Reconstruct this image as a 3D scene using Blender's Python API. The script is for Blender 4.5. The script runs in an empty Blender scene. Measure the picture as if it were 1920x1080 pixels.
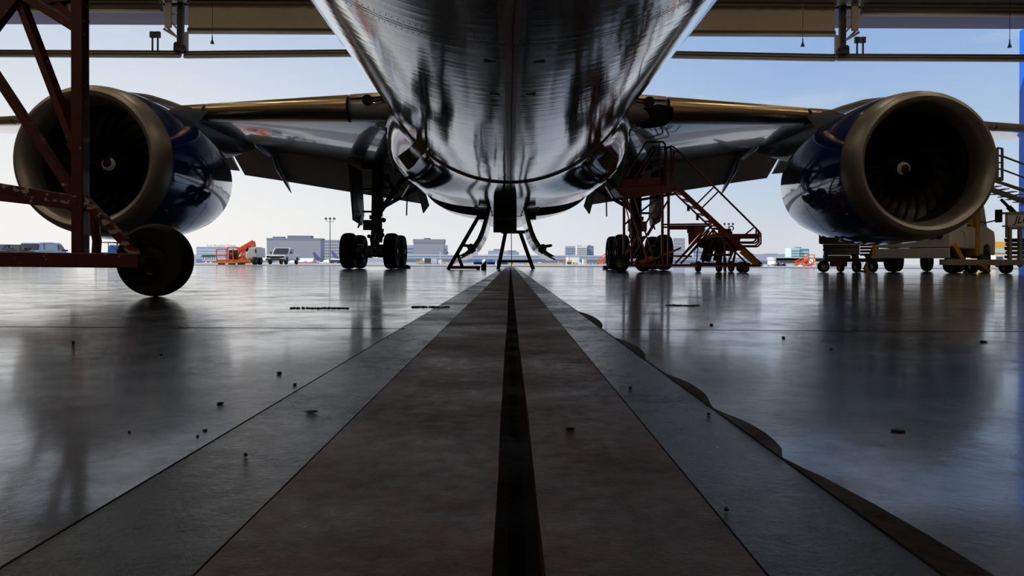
import bpy, bmesh, math, random
from mathutils import Vector, Matrix
random.seed(7)
C = bpy.context.scene.collection
PI = math.pi
V = Vector
# ------------------------------------------------------------------ camera geometry
F, VX, VY, ROLL, H = 1300.0, 957.0, 493.0, math.radians(0.27), 0.26
def W(px, py, Y):
    """point in the place that the photograph shows at this pixel, at distance Y along the floor"""
    dx, dy = px - VX, VY - py
    return V(((dx - dy*ROLL)*Y/F, Y, H + (dy + dx*ROLL)*Y/F))
def X(px, Y): return (px - VX)*Y/F

# ------------------------------------------------------------------ materials
def hexc(c): return (*[((v/255)/12.92 if v/255 <= .04045 else ((v/255+.055)/1.055)**2.4) for v in c], 1)
MATS = {}
def mat(name, rgb, rough=.5, metal=0., coat=0., spec=.5, bump=0., bscale=20., vary=0., vscale=3., ior=1.5, wear=None, wscale=8., wcut=.62, stretch=(1,1,1), rvar=0.):
    if name in MATS: return MATS[name]
    m = bpy.data.materials.new(name); m.use_nodes = True
    nt = m.node_tree; b = nt.nodes['Principled BSDF']
    col = hexc(rgb)
    b.inputs['Base Color'].default_value = col
    b.inputs['Roughness'].default_value = rough
    b.inputs['Metallic'].default_value = metal
    b.inputs['Coat Weight'].default_value = coat
    b.inputs['Coat Roughness'].default_value = .03
    b.inputs['Specular IOR Level'].default_value = spec
    b.inputs['IOR'].default_value = ior
    tc = nt.nodes.new('ShaderNodeTexCoord'); mp = nt.nodes.new('ShaderNodeMapping')
    mp.inputs['Scale'].default_value = stretch
    nt.links.new(tc.outputs['Object'], mp.inputs['Vector'])
    def noise(sc, det=4):
        n = nt.nodes.new('ShaderNodeTexNoise'); n.inputs['Scale'].default_value = sc; n.inputs['Detail'].default_value = det
        nt.links.new(mp.outputs['Vector'], n.inputs['Vector']); return n
    csock = None
    if vary:
        n = noise(vscale); r = nt.nodes.new('ShaderNodeValToRGB')
        r.color_ramp.elements[0].position = .3; r.color_ramp.elements[1].position = .7
        r.color_ramp.elements[0].color = (*[c*(1-vary) for c in col[:3]], 1)
        r.color_ramp.elements[1].color = (*[min(1, c*(1+vary)) for c in col[:3]], 1)
        nt.links.new(n.outputs['Fac'], r.inputs['Fac']); csock = r.outputs['Color']
    if wear:
        n = noise(wscale, 8); r = nt.nodes.new('ShaderNodeValToRGB')
        r.color_ramp.elements[0].position = wcut; r.color_ramp.elements[1].position = wcut+.03
        r.color_ramp.elements[0].color = (0,0,0,1); r.color_ramp.elements[1].color = (1,1,1,1)
        nt.links.new(n.outputs['Fac'], r.inputs['Fac'])
        mx = nt.nodes.new('ShaderNodeMixRGB'); nt.links.new(r.outputs['Color'], mx.inputs['Fac'])
        if csock: nt.links.new(csock, mx.inputs['Color1'])
        else: mx.inputs['Color1'].default_value = col
        mx.inputs['Color2'].default_value = hexc(wear); csock = mx.outputs['Color']
    if csock: nt.links.new(csock, b.inputs['Base Color'])
    if rvar:
        n = noise(vscale*1.7); mr = nt.nodes.new('ShaderNodeMapRange')
        mr.inputs['From Min'].default_value = .3; mr.inputs['From Max'].default_value = .7
        mr.inputs['To Min'].default_value = max(.01, rough-rvar); mr.inputs['To Max'].default_value = rough+rvar
        nt.links.new(n.outputs['Fac'], mr.inputs['Value']); nt.links.new(mr.outputs['Result'], b.inputs['Roughness'])
    if bump:
        n = noise(bscale, 5); bp = nt.nodes.new('ShaderNodeBump')
        bp.inputs['Strength'].default_value = bump; bp.inputs['Distance'].default_value = .02
        nt.links.new(n.outputs['Fac'], bp.inputs['Height']); nt.links.new(bp.outputs['Normal'], b.inputs['Normal'])
        if coat: nt.links.new(bp.outputs['Normal'], b.inputs['Coat Normal'])
    MATS[name] = m; return m
def emat(name, rgb, st):
    m = bpy.data.materials.new(name); m.use_nodes = True
    b = m.node_tree.nodes['Principled BSDF']
    b.inputs['Emission Color'].default_value = hexc(rgb); b.inputs['Emission Strength'].default_value = st
    b.inputs['Base Color'].default_value = hexc(rgb); MATS[name] = m; return m

# belly paint: glossy with fine circumferential rippling of the skin panels
def belly_paint():
    m = bpy.data.materials.new('belly_paint'); m.use_nodes = True; nt = m.node_tree; b = nt.nodes['Principled BSDF']
    b.inputs['Base Color'].default_value = hexc((88,90,94)); b.inputs['Roughness'].default_value = .10
    b.inputs['Metallic'].default_value = .55; b.inputs['Coat Weight'].default_value = 1.; b.inputs['Coat Roughness'].default_value = .02
    b.inputs['Coat IOR'].default_value = 1.7
    tc = nt.nodes.new('ShaderNodeTexCoord'); mp = nt.nodes.new('ShaderNodeMapping'); mp.inputs['Scale'].default_value = (.25, 5.5, .25)
    nt.links.new(tc.outputs['Object'], mp.inputs['Vector'])
    n1 = nt.nodes.new('ShaderNodeTexNoise'); n1.inputs['Scale'].default_value = 1.6; n1.inputs['Detail'].default_value = 6
    mp2 = nt.nodes.new('ShaderNodeMapping'); mp2.inputs['Scale'].default_value = (.9, .35, .9)
    nt.links.new(tc.outputs['Object'], mp2.inputs['Vector'])
    n2 = nt.nodes.new('ShaderNodeTexNoise'); n2.inputs['Scale'].default_value = 1.0; n2.inputs['Detail'].default_value = 2
    nt.links.new(mp.outputs['Vector'], n1.inputs['Vector']); nt.links.new(mp2.outputs['Vector'], n2.inputs['Vector'])
    b1 = nt.nodes.new('ShaderNodeBump'); b1.inputs['Strength'].default_value = .16; b1.inputs['Distance'].default_value = .012
    b2 = nt.nodes.new('ShaderNodeBump'); b2.inputs['Strength'].default_value = .35; b2.inputs['Distance'].default_value = .05
    nt.links.new(n1.outputs['Fac'], b1.inputs['Height']); nt.links.new(n2.outputs['Fac'], b2.inputs['Height'])
    nt.links.new(b1.outputs['Normal'], b2.inputs['Normal'])
    nt.links.new(b2.outputs['Normal'], b.inputs['Normal']); nt.links.new(b2.outputs['Normal'], b.inputs['Coat Normal'])
    MATS['belly_paint'] = m; return m
M_belly = belly_paint()
M_wing = mat('wing_grey_paint', (150,154,160), .22, .25, .8, vary=.06, vscale=.6, bump=.08, bscale=2.5)
M_flap = mat('flap_grey_paint', (206,202,194), .5, 0, 0, vary=.05)
M_edge_warm = mat('leading_edge_metal_warm_tint', (186,162,122), .26, .95, 0, bump=.1, bscale=3)  # warm reflection of the hall tinted into the bare metal colour
M_lip = mat('inlet_lip_metal', (156,150,140), .42, .8, 0, vary=.08, vscale=1.2)
M_blue = mat('blue_cowl_paint', (12,50,118), .08, .15, 1., vary=.0, bump=.03, bscale=1.2)
M_duct = mat('inlet_duct', (34,34,36), .55)
M_blade = mat('fan_blade_metal', (70,70,74), .32, .8)
M_spin = mat('spinner_dark', (28,28,30), .4)
M_swirl = mat('spinner_swirl_white', (225,220,205), .5)
M_pylon = mat('pylon_paint', (116,112,104), .35, .3, .3)
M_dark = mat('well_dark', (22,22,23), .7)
M_gear = mat('landing_gear_grey', (92,92,94), .45, .3, vary=.15, vscale=6)
M_steel = mat('bright_steel', (170,170,172), .25, .9)
M_tyre = mat('tyre_rubber', (20,20,21), .75, spec=.3, bump=.2, bscale=30)
M_hub = mat('wheel_hub', (84,82,78), .45, .6)
M_white = mat('white_paint', (196,194,186), .4, 0, .3, vary=.05)
M_doorskin = mat('white_door_skin', (185,186,188), .2, 0, .6)
M_red = mat('stand_red_paint', (92,22,14), .5, 0, .1, vary=.25, vscale=5, wear=(176,160,158), wscale=24, wcut=.66)
M_redworn = mat('stand_red_worn', (92,22,14), .5, 0, .1, vary=.25, vscale=5, wear=(186,172,172), wscale=16, wcut=.56, stretch=(1,1,1.6))
M_redb = mat('stair_red_paint', (118,34,20), .5, 0, .1, vary=.15, vscale=4)
M_yel = mat('equipment_yellow', (190,140,22), .5, vary=.15, vscale=3)
M_orange = mat('lift_orange', (226,92,40), .45, vary=.1)
M_beige = mat('door_fabric', (158,148,130), .85, vary=.06, vscale=.8, bump=.25, bscale=3)
def translucent(m, k):
    nt = m.node_tree; o = nt.nodes['Material Output']; b = nt.nodes['Principled BSDF']; t = nt.nodes.new('ShaderNodeBsdfTranslucent'); x = nt.nodes.new('ShaderNodeMixShader')
    t.inputs['Color'].default_value = hexc((176,160,134)); x.inputs['Fac'].default_value = k
    nt.links.new(b.outputs[0], x.inputs[1]); nt.links.new(t.outputs[0], x.inputs[2]); nt.links.new(x.outputs[0], o.inputs['Surface'])
translucent(M_beige, .16)
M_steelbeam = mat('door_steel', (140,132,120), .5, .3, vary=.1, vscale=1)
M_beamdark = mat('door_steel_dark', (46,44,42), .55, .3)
M_soffit = mat('canopy_soffit', (128,122,146), .7)
M_navy = mat('canopy_edge_navy', (20,30,92), .5)
M_bluewall = mat('hangar_blue', (0,104,226), .45, vary=.04)
M_inner = mat('hangar_lining', (146,136,118), .85, vary=.1, vscale=.5)
M_glass = mat('dark_glass', (22,30,40), .06, 0, 1.)
M_wood = mat('weathered_planks', (140,130,112), .8, vary=.3, vscale=5, stretch=(1,1,4))
M_green = mat('cart_olive', (52,58,42), .5, vary=.15)
M_black = mat('black_parts', (16,16,17), .5)
M_lred = mat('lamp_red', (120,16,12), .3)
M_ftan = mat('paper_label', (170,160,140), .7)

# ------------------------------------------------------------------ mesh builder
class MB:
    def __init__(s): s.bm = bmesh.new()
    def box(s, c, size, rot=None, taper=None):
        r = rot if rot is not None else Matrix.Identity(3)
        vs = []
        for x in (-.5,.5):
            for y in (-.5,.5):
                for z in (-.5,.5):
                    t = taper if (taper and z > 0) else 1
                    vs.append(s.bm.verts.new(V(c) + r @ V((x*size[0]*t, y*size[1]*t, z*size[2]))))
        for f in ((0,1,3,2),(4,6,7,5),(0,4,5,1),(2,3,7,6),(0,2,6,4),(1,5,7,3)):
            s.bm.faces.new([vs[i] for i in f])
        return s
    def b2(s, lo, hi):
        lo, hi = V(lo), V(hi); return s.box((lo+hi)/2, hi-lo)
    def frame(s, d):
        d = d.normalized(); up = V((0,0,1)) if abs(d.z) < .95 else V((0,1,0))
        a = d.cross(up).normalized(); b = a.cross(d).normalized(); return a, b
    def bar(s, p0, p1, w, h=None):
        h = h or w; p0, p1 = V(p0), V(p1); a, b = s.frame(p1-p0)
        vs = [s.bm.verts.new(p + a*w*i/2 + b*h*j/2) for p in (p0,p1) for i,j in ((-1,-1),(1,-1),(1,1),(-1,1))]
        for f in ((3,2,1,0),(4,5,6,7),(0,1,5,4),(1,2,6,5),(2,3,7,6),(3,0,4,7)): s.bm.faces.new([vs[i] for i in f])
        return s
    def tube(s, p0, p1, r, r2=None, n=12, cap=True):
        r2 = r if r2 is None else r2; p0, p1 = V(p0), V(p1); a, b = s.frame(p1-p0)
        A = [s.bm.verts.new(p0 + (a*math.cos(t)+b*math.sin(t))*r) for t in [2*PI*i/n for i in range(n)]]
        B = [s.bm.verts.new(p1 + (a*math.cos(t)+b*math.sin(t))*r2) for t in [2*PI*i/n for i in range(n)]]
        for i in range(n): s.bm.faces.new((A[i],A[(i+1)%n],B[(i+1)%n],B[i]))
        if cap: s.bm.faces.new(A[::-1]); s.bm.faces.new(B)
        return s
    def path(s, pts, r, n=8):
        pts = [V(p) for p in pts]
        for i in range(len(pts)-1):
            s.tube(pts[i], pts[i+1], r, n=n)
            if i: s.ball(pts[i], r*1.01, 6)
        return s
    def ball(s, c, r, n=10, sc=(1,1,1)):
        m = Matrix.Translation(V(c)) @ Matrix.Diagonal((sc[0],sc[1],sc[2],1))
        bmesh.ops.create_uvsphere(s.bm, u_segments=n, v_segments=max(4,n*2//3), radius=r, matrix=m); return s
    def lathe(s, prof, o, ax='Y', n=48, closed=False, sweep=None):
        """prof: (along, radius)"""
        o = V(o); rings = []
        for (t, r) in prof:
            ring = []
            for i in range(n):
                a = 2*PI*i/n; c, d = r*math.cos(a), r*math.sin(a)
                p = {'Y':(c,t,d),'X':(t,c,d),'Z':(c,d,t)}[ax]
                ring.append(s.bm.verts.new(o+V(p)))
            rings.append(ring)
        m = len(rings)
        for k in range(m if closed else m-1):
            A, B = rings[k], rings[(k+1) % m]
            for i in range(n): s.bm.faces.new((A[i],A[(i+1)%n],B[(i+1)%n],B[i]))
        if not closed:
            for R in (rings[0], rings[-1]):
                if prof[rings.index(R)][1] > 1e-4 and s.capl: s.bm.faces.new(R)
        return s
    capl = False
    def loft(s, rings, caps=True, close=True):
        R = [[s.bm.verts.new(V(p)) for p in r] for r in rings]; n = len(R[0])
        for k in range(len(R)-1):
            for i in range(n if close else n-1):
                s.bm.faces.new((R[k][i],R[k][(i+1)%n],R[k+1][(i+1)%n],R[k+1][i]))
        if caps and close: s.bm.faces.new(R[0][::-1]); s.bm.faces.new(R[-1])
        return s
    def prism(s, poly, d):
        d = V(d); A = [s.bm.verts.new(V(p)) for p in poly]; B = [s.bm.verts.new(V(p)+d) for p in poly]; n = len(A)
        s.bm.faces.new(A[::-1]); s.bm.faces.new(B)
        for i in range(n): s.bm.faces.new((A[i],A[(i+1)%n],B[(i+1)%n],B[i]))
        return s
    def build(s, name, m, parent=None, smooth=True, bevel=0, angle=35):
        bmesh.ops.remove_doubles(s.bm, verts=s.bm.verts, dist=1e-5)
        bmesh.ops.recalc_face_normals(s.bm, faces=s.bm.faces)
        me = bpy.data.meshes.new(name); s.bm.to_mesh(me); s.bm.free()
        me.materials.append(m)
        if smooth:
            me.shade_smooth(); me.set_sharp_from_angle(angle=math.radians(angle))
        o = bpy.data.objects.new(name, me); C.objects.link(o)
        if bevel:
            b = o.modifiers.new('b','BEVEL'); b.width = bevel; b.segments = 2; b.limit_method = 'ANGLE'
        if parent: o.parent = parent
        return o
def tag(o, label=None, cat=None, group=None, kind=None):
    if label: o['label'] = label
    if cat: o['category'] = cat
    if group: o['group'] = group
    if kind: o['kind'] = kind
    return o
def thing(name, label, cat, loc=(0,0,0), rz=0, group=None, parent=None):
    o = bpy.data.objects.new(name, None); C.objects.link(o); o.location = loc; o.rotation_euler = (0,0,rz)
    o.empty_display_size = .2
    return tag(o, label, cat, group)
def node(name, parent):
    o = bpy.data.objects.new(name, None); C.objects.link(o); o.parent = parent; return o
def st(o): o['kind'] = 'structure'; return o
def copy_tree(o, parent=None):
    c = o.copy(); C.objects.link(c); c.parent = parent
    for ch in list(o.children): copy_tree(ch, c)
    return c

# ------------------------------------------------------------------ world and sun
w = bpy.data.worlds.new('sky'); bpy.context.scene.world = w; w.use_nodes = True
nt = w.node_tree; nt.nodes.clear()
out = nt.nodes.new('ShaderNodeOutputWorld'); bg = nt.nodes.new('ShaderNodeBackground')
tc = nt.nodes.new('ShaderNodeTexCoord'); sp = nt.nodes.new('ShaderNodeSeparateXYZ')
nt.links.new(tc.outputs['Generated'], sp.inputs['Vector'])
rp = nt.nodes.new('ShaderNodeValToRGB'); e = rp.color_ramp.elements
e[0].position = 0.; e[0].color = hexc((214,216,222)); e[1].position = 1.; e[1].color = hexc((70,112,180))
for p, c in ((.05,(206,214,224)),(.085,(195,210,226)),(.14,(180,202,226)),(.24,(155,184,222)),(.33,(138,173,218)),(.6,(104,146,206))):
    k = e.new(p); k.color = hexc(c)
nt.links.new(sp.outputs['Z'], rp.inputs['Fac'])
# whiter, hazier air towards the sun on the left
mr = nt.nodes.new('ShaderNodeMapRange'); mr.inputs['From Min'].default_value = .36; mr.inputs['From Max'].default_value = -.42
mr.inputs['To Min'].default_value = 0.; mr.inputs['To Max'].default_value = .95
nt.links.new(sp.outputs['X'], mr.inputs['Value'])
mx = nt.nodes.new('ShaderNodeMixRGB'); mx.inputs['Color2'].default_value = hexc((248,246,242))
mz = nt.nodes.new('ShaderNodeMapRange'); mz.inputs['From Min'].default_value = .05; mz.inputs['From Max'].default_value = .30
mz.inputs['To Min'].default_value = 1.; mz.inputs['To Max'].default_value = .42
nt.links.new(sp.outputs['Z'], mz.inputs['Value']); mm = nt.nodes.new('ShaderNodeMath'); mm.operation = 'MULTIPLY'
nt.links.new(mr.outputs['Result'], mm.inputs[0]); nt.links.new(mz.outputs['Result'], mm.inputs[1])
nt.links.new(mm.outputs[0], mx.inputs['Fac']); nt.links.new(rp.outputs['Color'], mx.inputs['Color1'])
# thin clouds
ns = nt.nodes.new('ShaderNodeTexNoise'); ns.inputs['Scale'].default_value = 5; ns.inputs['Detail'].default_value = 5
mpp = nt.nodes.new('ShaderNodeMapping'); mpp.inputs['Scale'].default_value = (1,1,3)
nt.links.new(tc.outputs['Generated'], mpp.inputs['Vector']); nt.links.new(mpp.outputs['Vector'], ns.inputs['Vector'])
cr = nt.nodes.new('ShaderNodeMapRange'); cr.inputs['From Min'].default_value = .56; cr.inputs['From Max'].default_value = .75
cr.inputs['To Min'].default_value = 0; cr.inputs['To Max'].default_value = .22
nt.links.new(ns.outputs['Fac'], cr.inputs['Value'])
m2 = nt.nodes.new('ShaderNodeMixRGB'); m2.inputs['Color2'].default_value = hexc((247,246,244))
nt.links.new(cr.outputs['Result'], m2.inputs['Fac']); nt.links.new(mx.outputs['Color'], m2.inputs['Color1'])
nt.links.new(m2.outputs['Color'], bg.inputs['Color']); bg.inputs['Strength'].default_value = 1.0
nt.links.new(bg.outputs['Background'], out.inputs['Surface'])
sd = bpy.data.lights.new('sun','SUN'); sd.energy = 3.6; sd.angle = .01; sd.color = (1,.95,.86)
so = bpy.data.objects.new('sun', sd); C.objects.link(so)
so.rotation_euler = V((.74,.30,-.62)).to_track_quat('-Z','Y').to_euler()

# ------------------------------------------------------------------ hangar shell
YD = 45.0
def floor_mat(name, c1, c2, rlo, rhi, bump=.12, scale=1.0, spec=.5, dark=(24,22,20), blot=.64, coat=.0):
    m = bpy.data.materials.new(name); m.use_nodes = True; nt = m.node_tree; b = nt.nodes['Principled BSDF']
    b.inputs['Specular IOR Level'].default_value = spec; b.inputs['Coat Weight'].default_value = coat; b.inputs['Coat Roughness'].default_value = .09; b.inputs['Coat IOR'].default_value = 1.4
    tc = nt.nodes.new('ShaderNodeTexCoord')
    def noise(sc, det=5, st=(1,1,1), rough=.5):
        mp = nt.nodes.new('ShaderNodeMapping'); mp.inputs['Scale'].default_value = st
        nt.links.new(tc.outputs['Object'], mp.inputs['Vector'])
        n = nt.nodes.new('ShaderNodeTexNoise'); n.inputs['Scale'].default_value = sc; n.inputs['Detail'].default_value = det
        n.inputs['Roughness'].default_value = rough
        nt.links.new(mp.outputs['Vector'], n.inputs['Vector']); return n
    def ramp(n, p0, p1, a, bb):
        r = nt.nodes.new('ShaderNodeValToRGB'); r.color_ramp.elements[0].position = p0; r.color_ramp.elements[1].position = p1
        r.color_ramp.elements[0].color = a; r.color_ramp.elements[1].color = bb
        nt.links.new(n.outputs['Fac'], r.inputs['Fac']); return r
    base = ramp(noise(.9*scale, 8, rough=.65), .35, .68, hexc(c1), hexc(c2))
    grime = ramp(noise(9*scale, 8, rough=.75), .42, .66, (1,1,1,1), (.22,.20,.18,1))
    mul = nt.nodes.new('ShaderNodeMixRGB'); mul.blend_type = 'MULTIPLY'; mul.inputs['Fac'].default_value = 1
    nt.links.new(base.outputs['Color'], mul.inputs['Color1']); nt.links.new(grime.outputs['Color'], mul.inputs['Color2'])
    spots = ramp(noise(3.2*scale, 3, rough=.8), blot, blot+.025, (0,0,0,1), (1,1,1,1))
    fine = ramp(noise(17*scale, 3, rough=.6), .67, .70, (0,0,0,1), (1,1,1,1))
    mx = nt.nodes.new('ShaderNodeMixRGB'); mx.inputs['Color2'].default_value = hexc(dark)
    mx0 = nt.nodes.new('ShaderNodeMixRGB'); mx0.inputs['Color2'].default_value = hexc(dark)
    s5 = nt.nodes.new('ShaderNodeMath'); s5.operation = 'MULTIPLY'; s5.inputs[1].default_value = .6
    nt.links.new(spots.outputs['Color'], s5.inputs[0]); nt.links.new(s5.outputs[0], mx0.inputs['Fac'])
    nt.links.new(mul.outputs['Color'], mx0.inputs['Color1']); nt.links.new(mx0.outputs['Color'], mx.inputs['Color1'])
    nt.links.new(fine.outputs['Color'], mx.inputs['Fac'])
    nt.links.new(mx.outputs['Color'], b.inputs['Base Color'])
    # worn and polished patches
    rn = noise(.75*scale, 6, (1,1.4,1), .6); mrr = nt.nodes.new('ShaderNodeMapRange')
    mrr.inputs['From Min'].default_value = .36; mrr.inputs['From Max'].default_value = .66
    mrr.inputs['To Min'].default_value = rlo; mrr.inputs['To Max'].default_value = rhi
    nt.links.new(rn.outputs['Fac'], mrr.inputs['Value'])
    r2 = noise(12*scale, 8, rough=.7); m3 = nt.nodes.new('ShaderNodeMath'); m3.operation = 'MULTIPLY_ADD'; m3.inputs[1].default_value = .5; m3.inputs[2].default_value = -.22
    nt.links.new(r2.outputs['Fac'], m3.inputs[0]); ad = nt.nodes.new('ShaderNodeMath'); ad.use_clamp = True
    nt.links.new(m3.outputs[0], ad.inputs[0]); nt.links.new(mrr.outputs['Result'], ad.inputs[1])
    nt.links.new(ad.outputs[0], b.inputs['Roughness'])
    bp = nt.nodes.new('ShaderNodeBump'); bp.inputs['Strength'].default_value = bump; bp.inputs['Distance'].default_value = .006
    bn = noise(60*scale, 6, rough=.7); nt.links.new(bn.outputs['Fac'], bp.inputs['Height'])
    nt.links.new(bp.outputs['Normal'], b.inputs['Normal'])
    if coat:  # sealer worn through in patches
        cn = noise(2.4*scale, 10, rough=.72); cm = nt.nodes.new('ShaderNodeMapRange')
        cm.inputs['From Min'].default_value = .44; cm.inputs['From Max'].default_value = .66; cm.inputs['To Min'].default_value = coat; cm.inputs['To Max'].default_value = 0
        nt.links.new(cn.outputs['Fac'], cm.inputs['Value']); nt.links.new(cm.outputs['Result'], b.inputs['Coat Weight'])
        b2_ = nt.nodes.new('ShaderNodeBump'); b2_.inputs['Strength'].default_value = .05; b2_.inputs['Distance'].default_value = .004
        nb = noise(11, 7, rough=.7); nt.links.new(nb.outputs['Fac'], b2_.inputs['Height']); nt.links.new(b2_.outputs['Normal'], b.inputs['Coat Normal'])
    MATS[name] = m; return m
M_floor = floor_mat('polished_concrete', (50,47,46), (76,77,82), .05, .20, spec=.5, bump=.14, coat=.9)
M_strip = floor_mat('worn_concrete_strip', (34,39,48), (54,60,70), .12, .30, spec=.5, bump=.3, scale=2)
M_brown = floor_mat('rusty_cover_plate', (58,36,23), (102,72,50), .27, .5, spec=.45, bump=.5, scale=3, blot=.6)
M_slot = floor_mat('slot_bottom', (20,18,17), (34,30,27), .5, .8, spec=.3, bump=.8, scale=5)
M_patch = floor_mat('rough_screed_patch', (46,40,34), (70,62,54), .5, .8, spec=.3, bump=1., scale=6)
def slab(name, x0, x1, y0, y1, z0, z1, m):
    return st(MB().b2((x0,y0,z0),(x1,y1,z1)).build(name, m, smooth=False))
XW, YB, ZR = 36.5, -34.0, 20.5
def edgeslab(name, le, re, m, z=0, y0=None, y1=None, amp=0, seed=0, step=.25):
    """floor strip between two long edges, the edges a little ragged near the camera"""
    rnd = random.Random(seed); b = MB(); y0 = -6 if y0 is None else y0; y1 = YD if y1 is None else y1
    ys = [y0]; 
    while ys[-1] < y1: ys.append(min(y1, ys[-1] + (step if ys[-1] < 9 else 6)))
    top = []
    for y in ys:
        a = amp if y < 9 else 0
        top.append((V((le + rnd.uniform(-a,a), y, z)), V((re + rnd.uniform(-a,a), y, z))))
    vs = [(b.bm.verts.new(p), b.bm.verts.new(q)) for p, q in top]
    for i in range(len(vs)-1): b.bm.faces.new((vs[i][0], vs[i][1], vs[i+1][1], vs[i+1][0]))
    o = b.build(name, m, smooth=False); return st(o)
# main slabs either side of the central channel
slab('floor', -XW, -.432, YB, YD, -.3, 0, M_floor)
slab('floor', .366, XW, YB, YD, -.3, 0, M_floor)
slab('trim_1', -.429, -.263, YB, YD, -.3, -.0005, M_strip)
slab('trim_2', .218, .363, YB, YD, -.3, -.0005, M_strip)
def plate(name, le, re, rag_left, seed):
    rnd = random.Random(seed); b = MB(); ys = [YB]; y = -3
    while y < 12: ys.append(y); y += .11
    ys += [14,18,25,35,YD]; n = []
    off = 0
    for y in ys:
        off = off*.85 + rnd.uniform(-1,1)*.0007
        l, r = (le+off, re) if rag_left else (le, re+off)
        if not -3 <= y < 12: l, r = le, re
        n.append([(l,y,0),(r,y,0),(r,y,-.3),(l,y,-.3)])
    b.loft(n); return st(b.build(name, M_brown, smooth=False))
plate('trim_3', -.260, -.0155, False, 3)
plate('trim_4', .030, .215, True, 4)
slab('trim_5', -.03, .045, YB, YD, -.3, -.03, M_slot)
# ragged screed patch along the right edge
pl = []; rnd = random.Random(5); y = .3
left = []; right = []
while y < 4.6:
    left.append((.3645, y)); wv = max([0]+[k_*max(0, math.sin(PI*(y-a_)/(b_-a_)))**.6 for a_,b_,k_ in ((.1,.90,.040),(.935,1.21,.027),(1.28,1.62,.026),(1.9,2.4,.03),(2.8,3.7,.04)) if a_ < y < b_])
    right.append((.3655+wv+rnd.uniform(0,.0012), y)); y += .045
b = MB(); vs = [(b.bm.verts.new((l[0],l[1],.0012)), b.bm.verts.new((r[0],r[1],.0012))) for l, r in zip(left,right)]
for i in range(len(vs)-1): b.bm.faces.new((vs[i][0],vs[i][1],vs[i+1][1],vs[i+1][0]))
st(b.build('trim_6', M_patch, smooth=False))
# saw-cut joints across the slabs
M_joint = mat('joint_sealant', (30,29,28), .8)
k = 7
for yj in (2.72, 9.2, 15.5):
    st(MB().b2((-XW,yj,-.001),(-.412,yj+.006,.0008)).build('trim_%d' % k, M_joint, smooth=False)); k += 1
    st(MB().b2((.41,yj,-.001),(XW,yj+.006,.0008)).build('trim_%d' % k, M_joint, smooth=False)); k += 1
# walls and roof (the shell behind and above the viewer keeps the hall dark)
slab('wall_left', -XW-.4, -XW, YB, YD, 0, ZR, M_inner)
slab('wall_right', XW, XW+.4, YB, YD, 0, ZR, M_inner)
slab('wall_back', -XW, XW, YB-.4, YB, 0, ZR, M_inner)
slab('ceiling', -XW-.4, XW+.4, YB-.4, YD+.6, ZR, ZR+.4, M_inner)
slab('wall_front', -XW, XW, YD, YD+.6, 17.55, ZR, M_beige)
# header beam with bracket plates
hb = MB(); hb.b2((-XW,YD-1.3,17.0),(XW,YD-.1,17.55))
for i in range(-14,15):
    hb.box((i*2.5, YD-1.35, 17.2), (.12,.1,.5))
st(hb.build('wall_front_beam', M_steelbeam, smooth=False))
# exterior canopy and blue wing walls
slab('ceiling_canopy', -XW-2, XW+2, YD+.9, YD+5.0, 17.3, 17.9, M_soffit)
slab('trim_13', -XW-2, XW+2, YD+.62, YD+.9, 17.1, 17.9, M_navy)
slab('wall_right_wing', 38.25, 39.2, YD+.7, YD+7.2, 0, 17.9, M_bluewall)
slab('wall_left_wing', -43.2, -42.25, YD+.7, YD+7.2, 0, 17.9, M_bluewall)
# roof trusses
for i, yt in enumerate((-24,-12,0,12,24,36)):
    b = MB(); b.bar((-XW,yt,19.6),(XW,yt,19.6),.25); b.bar((-XW,yt,18.2),(XW,yt,18.2),.25)
    n = 24
    for k in range(n):
        x0 = -XW + 2*XW*k/n; x1 = -XW + 2*XW*(k+1)/n
        b.bar((x0,yt,18.2 if k%2 else 19.6),(x1,yt,19.6 if k%2 else 18.2),.12)
    st(b.build('ceiling_truss', M_beamdark, smooth=False))
# high-bay lamps
M_lamp = emat('lamp_glow', (255,232,204), 140)
LB = MB(); lam = thing('ceiling_lamp', 'warm high bay lamp hanging from the hangar roof', 'ceiling lamp', (0,0,0), 0, 'high bay lamps under the hangar roof')
MB().tube((0,0,0),(0,0,.35),.42,.16,n=20).build('lamp_shade', M_beamdark, lam)
MB().tube((0,0,-.02),(0,0,.0),.36,n=20).build('bulb', M_lamp, lam)
MB().tube((0,0,.35),(0,0,1.1),.03,n=6).build('rod', M_beamdark, lam)
first = True
for yt in (-24,-12,0,12,24,36):
    for xt in (-30,-20,-10,10,20,30):
        o = lam if first else copy_tree(lam); first = False
        o.location = (xt, yt+1.5, 19.3)
# ------------------------------------------------------------------ hangar doors (raised fabric doors)
def dbeam(name, x0, x1, z, label, tilt0=0, tilt1=0, Y=YD):
    t = thing(name, label, 'door beam', (0,0,0))
    t.location = ((x0+x1)/2, Y, 0)
    c = (x0+x1)/2
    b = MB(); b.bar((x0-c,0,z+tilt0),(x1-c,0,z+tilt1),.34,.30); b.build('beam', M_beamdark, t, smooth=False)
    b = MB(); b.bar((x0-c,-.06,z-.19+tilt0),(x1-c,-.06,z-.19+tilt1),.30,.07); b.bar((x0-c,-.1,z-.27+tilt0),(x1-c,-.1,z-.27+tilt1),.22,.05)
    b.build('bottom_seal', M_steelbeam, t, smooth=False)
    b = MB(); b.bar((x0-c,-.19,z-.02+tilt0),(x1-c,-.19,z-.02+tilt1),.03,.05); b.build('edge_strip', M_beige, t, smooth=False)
    return t
XM = 21.45
dbeam('door_beam', -XW, -XM-.02, 13.75, 'raised bottom beam of the outer left fabric door, with two lamp posts')
dbeam('door_beam', -XM+.25, -.2, 13.72, 'raised bottom beam of the inner fabric door, left of the fuselage', 0, .3)
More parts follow.
